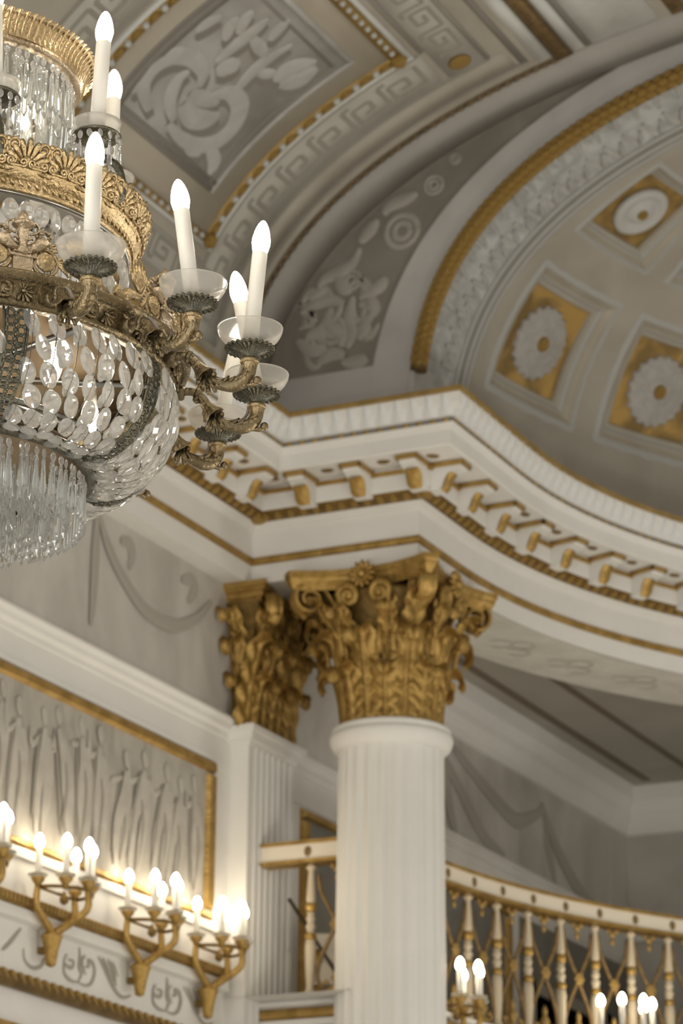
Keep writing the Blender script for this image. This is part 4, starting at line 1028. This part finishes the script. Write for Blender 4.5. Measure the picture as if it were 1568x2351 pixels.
A0 = radians(-32.3)
for k in range(16):
    a = A0 + 2 * pi * k / 16
    cpart('ring_rosette', rros, RZ(a + radians(11.25)) @ T(.4555, 0, -1.839) @ RY(pi / 2))
    cpart('ring_palmette', pal_ring, RZ(a + radians(6.6) - pi / 2) @ T(0, .457, -1.839) @ RY(pi / 2))
    cpart('ring_palmette', pal_ring, RZ(a - radians(6.6) - pi / 2) @ T(0, .457, -1.839) @ RY(-pi / 2))
# plate and bars inside the basket, with hidden bulbs
b = MB(); b.lathe([(.03, -1.800), (.43, -1.806), (.43, -1.800), (.03, -1.792)], 64, cap=False); cpart('inner_plate', b.mesh('inner_plate', 'plate'))
b = MB(); b.lathe([(.03, -2.020), (.288, -2.022), (.288, -2.016), (.03, -2.014)], 64, cap=False); cpart('inner_plate', b.mesh('inner_plate', 'plate'))
for k in range(8):
    b = MB(); a = radians(5 + 22 + 45 * k); b.tube([(.03 * cos(a), .03 * sin(a), -1.85), (.44 * cos(a), .44 * sin(a), -1.858)], .008, 8); cpart('inner_bar', b.mesh('inner_bar', 'steel'))
b = MB(); b.tube([(.30 * cos(t), .30 * sin(t), -1.99) for t in lin(0, 2 * pi, 60)[:-1]], .007, 8, closed=True); cpart('inner_hoop', b.mesh('inner_hoop', 'steel'))
for k in range(6):
    a = radians(-13 + 60 * k)
    b = MB(); b.lathe([(.013, -1.82), (.013, -1.865)], 12); cpart('inner_socket', b.mesh('inner_socket', 'ivory'), RZ(a) @ T(.30, 0, 0))
    cpart('bulb', BULB, RZ(a) @ T(.30, 0, -1.862) @ RX(pi))
for k in range(4):
    a = radians(14 + 90 * k); cpart('bulb', BULB, RZ(a) @ T(.13, 0, -1.255) @ RX(pi))
    b = MB(); b.tube([(.03, 0, -1.235), (.08, 0, -1.225), (.13, 0, -1.235), (.13, 0, -1.258)], .009, 8); cpart('inner_arm', b.mesh('inner_arm', 'bronze'), RZ(a))
# pierced straps of the basket
BK = [(.448, -1.872), (.453, -1.90), (.449, -1.94), (.436, -1.98), (.41, -2.018), (.372, -2.046), (.332, -2.056), (.302, -2.046)]
BKs = smooth_line(BK, 8)
_bl = [0.0]
for i in range(1, len(BKs)): _bl.append(_bl[-1] + hypot(BKs[i][0] - BKs[i-1][0], BKs[i][1] - BKs[i-1][1]))
def bk(s):
    s = max(0, min(_bl[-1] - 1e-6, s)); i = max(j for j in range(len(_bl)) if _bl[j] <= s); i = min(i, len(BKs) - 2)
    u = (s - _bl[i]) / (_bl[i+1] - _bl[i]); r = BKs[i][0] + (BKs[i+1][0] - BKs[i][0]) * u; z = BKs[i][1] + (BKs[i+1][1] - BKs[i][1]) * u
    tr, tz = BKs[i+1][0] - BKs[i][0], BKs[i+1][1] - BKs[i][1]; L = hypot(tr, tz); return r, z, tr / L, tz / L
b = MB(); LB_ = _bl[-1]; s = .012
while s < LB_ - .005:
    r, z, tr, tz = bk(s); wd = .018 - .007 * s / LB_
    for sg in (-1, 1):
        fr = frame((r, sg * wd * .62, z), (0, 1, 0), (tr, 0, tz), (-tz, 0, tr))
        b.tube([fr @ Vector((.0085 * cos(t), .0095 * sin(t), 0)) for t in lin(0, 2 * pi, 9)[:-1]], .0032, 5, closed=True)
        b.sphere(fr @ Vector((sg * .006, .009, .001)), .0042, 6, 4)
    b.sphere((r, 0, z), .0052, 6, 4); s += .0165
for sg in (-1, 1): b.tube([(bk(LB_ * i / 16)[0], sg * (.024 - .009 * i / 16), bk(LB_ * i / 16)[1]) for i in range(17)], .0025, 5)
strap = b.mesh('pierced_strap', 'bronzedark')
for k in range(8): cpart('pierced_strap', strap, RZ(radians(5 + 45 * k)))
# bottom ring
ring('bottom_ring', [(.284, -2.034), (.299, -2.030), (.305, -2.036), (.305, -2.052), (.299, -2.058), (.286, -2.056)], 'bronzedark', 120)
b = MB()
for k in range(150):
    a = 2 * pi * k / 150; b.sphere((0, 0, 0), 1, 5, 4, 0, RZ(a) @ T(.304, 0, -2.044) @ RX(.35) @ SC(.004, .0042, .010))
cpart('ring_gadroons', b.mesh('ring_gadroons', 'bronzedark'), kind='stuff')

# crystals: collect every drop, then link the 300 that show largest as parts and join the rest
b = MB(); b.lathe([(.0006, .5), (.21, .42), (.40, .22), (.46, 0), (.40, -.22), (.21, -.42), (.0006, -.5)], 8, smooth=False, cap=False); OVAL = b
b = MB(); b.lathe([(.0006, 0), (.0028, -.002), (.0028, -.006), (.0018, -.0075), (.0030, -.012), (.0042, -.045), (.0060, -.080), (.0056, -.086), (.0004, -.100)], 6, smooth=False, cap=False); DROP = b
OV, BE, PR = [], [], []
rnd = random.Random(11)
rows_n = 6; ncol = 60; step = LB_ / rows_n
for i in range(rows_n):
    for k in range(ncol):
        a = 2 * pi * (k + .5 * (i % 2)) / ncol
        if abs((math.degrees(a) - 5 + 22.5) % 45 - 22.5) < 2.6 - .0 * i: continue
        r, z, tr, tz = bk(step * (i + .5)); n_ = Vector((-tz, 0, tr)); t_ = Vector((tr, 0, tz)); y_ = n_.cross(t_)
        if n_.x < 0 and abs(tz) > .2: n_ = -n_
        fr = frame((r + .004 + rnd.uniform(-.003, .003), rnd.uniform(-.003, .003), z), Vector((0, 1, 0)), n_, t_)
        sw = .42 + .35 * i / rows_n
        OV.append(RZ(a) @ fr @ Matrix.Rotation(sw + rnd.uniform(-.12, .12), 4, 'Y') @ Matrix.Rotation(rnd.uniform(-.25, .25), 4, 'Z') @ SC(.0385 + rnd.uniform(-.002, .002), .0165, .055))
        if (i + k) % 2 == 0:      # smaller drops of the inner layer
            OV.append(RZ(a + .03) @ T(-.022, 0, -.002) @ fr @ Matrix.Rotation(-.3, 4, 'Y') @ SC(.027, .014, .040))
for k in range(66):
    a = 2 * pi * k / 66; sw = rnd.uniform(-.5, .5)
    OV.append(RZ(a) @ T(.346, 0, -1.628) @ RZ(pi / 2 + sw) @ SC(.0365, .017, .048))
    OV.append(RZ(a + .045) @ T(.335, 0, -1.678) @ RZ(pi / 2 + sw * 1.3) @ SC(.029, .015, .040))
for k in range(60):
    a = 2 * pi * k / 60; PR.append(RZ(a) @ T(.30, 0, -1.63) @ SC(.9, .9, 1.3))
for R, n in ((.284, 84), (.250, 74), (.216, 64), (.182, 54), (.148, 44), (.114, 34), (.080, 24), (.046, 13)):
    for k in range(n):
        a = 2 * pi * (k + .5 * rnd.random()) / n; PR.append(RZ(a) @ T(R, 0, -2.078 + rnd.uniform(-.002, .002)) @ RZ(rnd.random()) @ SC(1.2, 1.2, .78))
        if R > .24: BE.append(RZ(a) @ T(R, 0, -2.068) @ RZ(pi / 2 + rnd.uniform(-.6, .6)) @ SC(.013, .008, .020))
for R, n in ((.230, 62), (.203, 52), (.172, 42), (.142, 32)):
    for k in range(n):
        a = 2 * pi * (k + .4 * rnd.random()) / n; PR.append(RZ(a) @ T(R, 0, -1.243) @ RZ(rnd.random()) @ SC(1.25, 1.25, .88))
        if R > .19: BE.append(RZ(a) @ T(R, 0, -1.232) @ RZ(pi / 2 + rnd.uniform(-.5, .5)) @ SC(.015, .009, .021))
U0 = radians(1.0); UT = []
for k in range(8):
    ua = U0 + 2 * pi * k / 8; UT.append(ua)
    for j in range(14):
        q = RZ(ua) @ T(.323, 0, 0) @ RZ(2 * pi * j / 14)
        BE.append(q @ T(.0465, 0, -1.405) @ RZ(pi / 2 + rnd.uniform(-.6, .6)) @ SC(.0135, .008, .019))
        PR.append(q @ T(.0465, 0, -1.416) @ SC(.95, .95, .62))
def score(mx):
    p = Vector((AX, AY, 0)) + mx.to_translation() - CAM_P; d = p.dot(_f); u = 784 + FPX * p.dot(_r) / d; v = 1175 + FPX * p.dot(_d) / d
    return d if u > -25 and v > -30 else d + 50
def spread_out(name, src, mats_, L, m, sc=(1, 1, 1)):
    L = sorted(L, key=score); one = src.mesh(name, m)
    for mx in L[:300]: cpart(name, one, mx)
    if len(L) > 300:
        b = MB()
        for mx in L[300:]: b.add(src.v, src.f, 0, mx)
        cpart('other_' + name + 's', b.mesh('other_' + name + 's', m), kind='stuff')
spread_out('oval_crystal', OVAL, None, OV, 'crystal')
spread_out('crystal_bead', OVAL, None, BE, 'crystal')
spread_out('prism_drop', DROP, None, PR, 'prism')
# hooks and strands that carry the basket crystals
b = MB()
for k in range(60):
    a = 2 * pi * k / 60; c, s_ = cos(a), sin(a)
    b.tube([((bk(LB_ * i / 10)[0] + .004) * c, (bk(LB_ * i / 10)[0] + .004) * s_, bk(LB_ * i / 10)[1]) for i in range(11)], .0011, 4)
cpart('wire_strands', b.mesh('wire_strands', 'bronzedark'), kind='stuff')

# crown of the middle tier
ring('middle_crown_band', [(.335, -1.594), (.356, -1.595), (.359, -1.590), (.357, -1.585), (.364, -1.572), (.369, -1.570), (.371, -1.562), (.377, -1.556), (.376, -1.549), (.366, -1.547), (.345, -1.55)], 'gilt', 120)
ring('crown_under_rim', [(.345, -1.600), (.355, -1.600), (.355, -1.594), (.345, -1.594)], 'steel', 120)
b = MB()
for k in range(130):
    a = 2 * pi * k / 130; b.sphere((0, 0, 0), 1, 5, 4, 0, RZ(a) @ T(.3615, 0, -1.5785) @ RX(.7) @ SC(.0035, .0045, .0085))
cpart('band_leaves', b.mesh('band_leaves', 'gilt'), kind='stuff')
palm = palmette(.054, 11, 105, .0068, m='gilt', name='palmette')
b = MB()
for sg in (-1, 1):
    pts = smooth_line([(sg * .002, 0), (sg * .006, .018), (sg * .004, .03)], 4)[:-1] + [(sg * (.014 + x), .035 + z) for x, z in spiral((0, 0), .0125, 1.4, 22, pi if True else 0, -1, .2)]
    b.tube([(x, 0, z) for x, z in pts], .0034, 6)
    pts = [(sg * (.012 + x), .008 + z) for x, z in spiral((0, 0), .0095, 1.3, 18, -pi / 2, 1, .2)]
    b.tube([(x, .003, z) for x, z in pts], .003, 6)
b.sphere((0, .002, .044), .0055, 8, 6); b.sphere((0, .002, .022), .005, 8, 6, sc=(.7, 1, 2))
scr = b.mesh('scroll_cresting', 'gilt')
b = MB()
for sg in (-1, 1):
    b.tube([(sg * (.012 + x), .002, z) for x, z in spiral((0, 0), .0085, 1.3, 18, -pi / 2, 1, .2)], .0028, 6)
b.box(-.012, .012, -.001, .003, -.0095, -.006)
scb = b.mesh('scroll_link', 'gilt')
for k in range(28):
    a = 2 * pi * (k + .25) / 28
    cpart('palmette', palm, out_frame(a, .374, -1.548, .42))
    cpart('scroll_cresting', scr, out_frame(a + pi / 28, .374, -1.546, .42))
    cpart('scroll_link', scb, out_frame(a + pi / 56, .381, -1.545, .3)); cpart('scroll_link', scb, out_frame(a - pi / 56, .381, -1.545, .3))
# crown of the top tier: flaring ring of overlapping leaves
ring('top_crown_band', [(.222, -1.220), (.242, -1.221), (.246, -1.216), (.243, -1.209), (.236, -1.204), (.224, -1.206)], 'giltpale', 120)
b = MB(); rows = []
for v in lin(0, 1, 8):
    r = .240 + .010 * v + .016 * v ** 3; z = -1.208 + .042 * v; w = .0088 * (1.0 + .25 * sin(pi * v)) * (1 if v < .8 else 1 - 1.1 * (v - .8))
    rows.append([(r + .006 * (1 - u * u) * (.4 + .6 * v) + (.006 * (v - .85) / .15 if v > .85 else 0), u * w, z) for u in (-1, -.5, -.12, 0, .12, .5, 1)])
b.grid(rows); b.tube([(.262, 0, -1.172), (.274, 0, -1.1665)], [.0036, .003], 6)
b.tube([(.246 + .010 * v + .016 * v ** 3 + .0045, 0, -1.208 + .042 * v) for v in lin(0, 1, 6)], .0016, 5)
tl = b.mesh('crown_leaf', 'gilt')
for k in range(100): cpart('crown_leaf', tl, RZ(2 * pi * k / 100))
b = MB(); b.lathe([(.239, -1.208), (.247, -1.19), (.252, -1.17), (.246, -1.17), (.236, -1.19), (.234, -1.208)], 100, cap=False); cpart('crown_shell', b.mesh('crown_shell', 'gilt'))

# candle arms of the main ring
b = MB(); P = smooth_line([(.452, -1.8485), (.468, -1.8445), (.490, -1.843), (.506, -1.851)], 4); b.tube([(x, 0, z) for x, z in P], .0082, 10)
b.lathe([(.012, 0), (.0145, .004), (.0145, .02), (.012, .024)], 12, 0, T(.450, 0, -1.848) @ RY(pi / 2)); b.lathe([(.010, 0), (.0125, .002), (.0125, .008), (.010, .01)], 12, 0, T(.494, 0, -1.8445) @ RY(pi / 2 + .3))
for s_ in (-1, 1): b.sphere((.497, .006 * s_, -1.857), .006, 6, 5)
b.sphere((.499, 0, -1.862), .0055, 6, 5)
STUB = b.mesh('arm_stem', 'bronze')
b = MB(); nb = 16
fl = lambda q: 1 + .07 * cos(8 * q)
b.lathe([(.0075, 0), (.0088, .012), (.0112, .026), (.0155, .038), (.0225, .047), (.0232, .049), (.015, .043), (.006, .03)], 40, 0, None, True, False, fl)
BELL = b.mesh('flared_bell', 'bronze')
b = MB()
for k in range(7):
    a = 2 * pi * k / 7
    b.tube([(.006 * cos(a), .006 * sin(a), 0), (.011 * cos(a), .011 * sin(a), -.012), (.0165 * cos(a), .0165 * sin(a), -.022), (.0175 * cos(a), .0175 * sin(a), -.029)], [.003, .0042, .0052, .0035], 6)
b.sphere((0, 0, -.006), .009, 8, 6)
TASS = b.mesh('leaf_tassel', 'bronze')
b = MB(); P = smooth_line([(.530, -1.882), (.540, -1.897), (.560, -1.9065), (.588, -1.911), (.608, -1.902), (.6185, -1.884), (.6185, -1.866)], 5)
rr = [.0060 + .0075 * min(1, i / 14) if i < 22 else .0135 - .0005 * (i - 22) / max(1, len(P) - 23) for i in range(len(P))]
b.tube([(x, 0, z) for x, z in P], rr, 12)
for i in range(5):
    for s_ in (-1, 1):
        q = P[12 + 2 * i]; b.tube([(q[0] - .006, s_ * .007, q[1] + .004), (q[0] + .004, s_ * .012, q[1] + .006), (q[0] + .012, s_ * .0135, q[1] + .013)], [.003, .0045, .0016], 6)
b.sphere((.6345, 0, -1.905), .0085, 10, 8); b.tube([(.61, 0, -1.912), (.624, 0, -1.913), (.636, 0, -1.908)], .005, 6); b.sphere((.548, 0, -1.886), .0065, 8, 6); b.sphere((.515, 0, -1.887), .0055, 8, 6)
HORN = b.mesh('leafy_horn', 'bronze')
b = MB(); b.lathe([(.0125, -1.884), (.0155, -1.868)], 24, 0, T(.6185, 0, 0), True, False, lambda q: 1 + .06 * cos(12 * q)); b.lathe([(.0165, -1.869), (.0185, -1.867), (.0185, -1.862), (.0165, -1.860), (.0145, -1.858)], 20, 0, T(.6185, 0, 0))
HN2 = b.mesh('fluted_neck', 'gilt')
b = MB(); fr_ = lambda q: 1 + .055 * abs(cos(11 * q))
rows = []; nn_ = 132
for (r, z) in ((.0135, -1.862), (.0145, -1.856), (.0175, -1.850), (.0235, -1.8445), (.0325, -1.840), (.0415, -1.8370), (.0465, -1.8375), (.0480, -1.8405), (.0462, -1.8425), (.044, -1.8395), (.034, -1.8355), (.02, -1.836)):
    rows.append([(r * (1 + .05 * (r > .016) * (abs(cos(12 * 2 * pi * k / nn_)) - .5)) * cos(2 * pi * k / nn_), r * (1 + .07 * (r > .016) * (abs(cos(12 * 2 * pi * k / nn_)) - .5)) * sin(2 * pi * k / nn_), z + .0045 * (r > .016) * (abs(cos(12 * 2 * pi * k / nn_)) - .5)) for k in range(nn_)])
b.grid(rows, 0, T(.6185, 0, 0), True); CUP = b.mesh('shell_cup', 'bronzedark')
def bowl(R, h, t=.0020):
    b = MB(); o = [(.0, 0), (R * .40, .001), (R * .66, h * .14), (R * .86, h * .42), (R * .97, h * .76), (R, h)]; i_ = [(R - t, h), (R * .97 - t, h * .78), (R * .86 - t, h * .46), (R * .66 - t, h * .2), (R * .40, h * .08), (.0005, h * .07)]
    b.lathe([(max(.0005, r), z) for r, z in smooth_line(o, 3)] + [(max(.0005, r), z) for r, z in smooth_line(i_, 3)], 40, cap=False); return b
BOWL = bowl(.0635, .0385).mesh('opal_bowl', 'opal')
b = MB(); b.lathe([(.0150, 0), (.0150, .192), (.0135, .194)], 24); TUBE = b.mesh('candle_tube', 'ivory')
b = MB(); P = smooth_line([(.452, -1.822), (.462, -1.826), (.478, -1.838), (.495, -1.834), (.515, -1.845), (.533, -1.872), (.548, -1.887), (.566, -1.893), (.590, -1.891), (.602, -1.876), (.604, -1.858), (.606, -1.842)], 4); b.tube([(x, .011, z) for x, z in P], .0032, 6); CABLE = b.mesh('cable', 'wire')
TILT = {0: (0, .0), 1: (-.17, .0), 2: (.085, .0), 3: (-.19, .0), 4: (.20, .0), 15: (-.05, .05)}
for k in range(16):
    a = A0 + 2 * pi * k / 16
    arm = cpart('candle_arm', STUB, RZ(a)); arm.name = 'candle_arm'
    M4 = Matrix.Identity(4)
    ob('flared_bell', BELL, arm, T(.504, 0, -1.850) @ RY(pi - .63))
    ob('leaf_tassel', TASS, arm, T(.534, 0, -1.890) @ RY(-.15)); ob('leafy_horn', HORN, arm); ob('fluted_neck', HN2, arm); ob('shell_cup', CUP, arm); ob('cable', CABLE, arm)
    ob('opal_bowl', BOWL, arm, T(.6185, 0, -1.8345))
    tr, tt = TILT.get(k, (rnd.uniform(-.06, .06), rnd.uniform(-.05, .05)))
    cm = T(.6185, 0, -1.834) @ RY(tr) @ RX(tt)
    ob('candle_tube', TUBE, arm, cm); ob('bulb', BULB, arm, cm @ T(0, 0, .190))
# candles of the middle tier, each over a ring of beads
b = MB(); P = smooth_line([(.350, -1.560), (.385, -1.53), (.375, -1.47), (.340, -1.44), (.323, -1.415), (.323, -1.39)], 5); b.tube([(x, 0, z) for x, z in P], .008, 8); UARM = b.mesh('upper_arm', 'bronzedark')
b = MB(); b.lathe([(.006, -1.418), (.012, -1.405), (.03, -1.397), (.047, -1.395), (.0495, -1.392), (.047, -1.389), (.01, -1.389)], 28, 0, T(.323, 0, 0)); UPL = b.mesh('bead_ring', 'bronzedark')
b = MB(); b.lathe([(.034, 0), (.0395, .006), (.044, .015), (.0485, .027), (.0465, .027), (.042, .016), (.037, .007), (.030, .002)], 36, cap=False); UBOWL = b.mesh('opal_bowl', 'opal')
for k, ua in enumerate(UT):
    arm = cpart('upper_candle_arm', UARM, RZ(ua))
    ob('bead_ring', UPL, arm); ob('opal_bowl', UBOWL, arm, T(.323, 0, -1.389)); 
    cm = T(.323, 0, -1.386) @ RY(rnd.uniform(-.03, .03) - (.10 if k == 7 else 0)) @ RX(rnd.uniform(-.03, .03))
    ob('candle_tube', TUBE, arm, cm @ SC(1, 1, 1.04)); ob('bulb', BULB, arm, cm @ T(0, 0, .198))
# figures and ornaments standing on the main ring: urn, rosette scrolls, flower horns, winged creatures
b = MB(); b.box(-.022, .022, -.010, .010, 0, .034); b.box(-.030, .030, -.012, .012, .034, .040)
b.lathe([(.014, .04), (.017, .05), (.012, .062), (.010, .075), (.014, .085), (.013, .10), (.0125, .112), (.022, .117), (.0255, .121), (.024, .126), (.014, .126)], 16)
b.lathe([(.012, .126), (.0135, .134), (.010, .146), (.005, .156), (.001, .160)], 14, 0, None, True, True, lambda q: 1 + .12 * cos(5 * q))
for s_ in (-1, 1):
    b.tube([(s_ * x, 0, z) for x, z in smooth_line([(.016, .098), (.028, .102), (.036, .112), (.034, .126), (.024, .13), (.022, .122)], 4)], .0032, 6)
    for j in range(4): b.tube([(s_ * .010, .004, .044 + .012 * j), (s_ * .018, .006, .050 + .012 * j), (s_ * .022, .003, .046 + .012 * j)], [.003, .004, .002], 5)
URN = b.mesh('urn_finial', 'giltpale')
b = MB(); b.lathe([(.019, 0), (.020, .003), (.016, .006), (.013, .004), (.010, .007), (.006, .005), (.004, .009), (.001, .010)], 18, 0, T(0, 0, .026) @ RX(-pi / 2), True, True, lambda q: 1 + .06 * cos(7 * q))
b.tube([(x, -.002, .026 + z) for x, z in [(.0255 * cos(t), .0255 * sin(t)) for t in lin(radians(-60), radians(250), 22)]], .004, 6)
for j in range(5): b.tube([(.020, 0, .030), (.032 + .003 * j, .002, .040 - .007 * j), (.040 + .002 * j, 0, .046 - .010 * j)], [.002, .0035, .0015], 5)
b.tube([(x, 0, z) for x, z in [(.018 + q[0], .056 + q[1]) for q in spiral((0, 0), .010, 1.2, 16, pi, -1, .25)]], .0028, 5)
RSC = b.mesh('rosette_scroll', 'gilt')
b = MB(); rn = random.Random(5)
b.tube([(0, 0, .055), (.012, 0, .062), (.026, 0, .075), (.036, 0, .09)], [.006, .012, .016, .018], 8)
for j in range(34):
    a, e = rn.uniform(0, 2 * pi), rn.uniform(-.3, 1.2); b.sphere((.036 + .017 * cos(a) * cos(e), .011 * sin(a) * cos(e), .098 + .016 * sin(e)), rn.uniform(.0028, .0055), 6, 4)
FLH = b.mesh('flower_horn', 'giltpale')
b = MB()
b.tube([(x, 0, z) for x, z in smooth_line([(-.040, .028), (-.046, .016), (-.036, .006), (-.024, .012), (-.010, .022), (.010, .024), (.028, .034), (.036, .054)], 5)], [.004 + .009 * sin(pi * min(1, i / 30)) for i in range(36)], 8)
b.sphere((.039, 0, .062), .009, 8, 6, sc=(1.2, .8, .9)); b.tube([(.046, 0, .062), (.056, 0, .056)], [.004, .0015], 6)
for j in range(7):
    a = radians(35 + 14 * j); L = .050 + .010 * sin(j * .6)
    b.tube([(.014, .004, .034), (.014 - .5 * L * cos(a), .007, .034 + .6 * L * sin(a)), (.014 - .72 * L * cos(a) + .004, .005, .034 + L * sin(a) * 1.15)], [.0035, .0058, .0015], 6)
WING = b.mesh('winged_creature', 'gilt')
for k in range(8):
    a = radians(5 + 45 * k)
    cpart('urn_finial', URN, out_frame(a, .468, -1.806) @ SC(.85, .85, .76))
    for s_ in (-1, 1):
        m2 = out_frame(a - s_ * radians(5.6), .468, -1.806) @ SC(s_, 1, 1); cpart('rosette_scroll', RSC, m2)
        cpart('flower_horn', FLH, out_frame(a - s_ * radians(1.2), .468, -1.806) @ SC(s_ * .85, .85, .74))
        cpart('winged_creature', WING, out_frame(a - s_ * radians(14.0), .468, -1.806) @ SC(-s_ * 1.0, 1.0, .98))
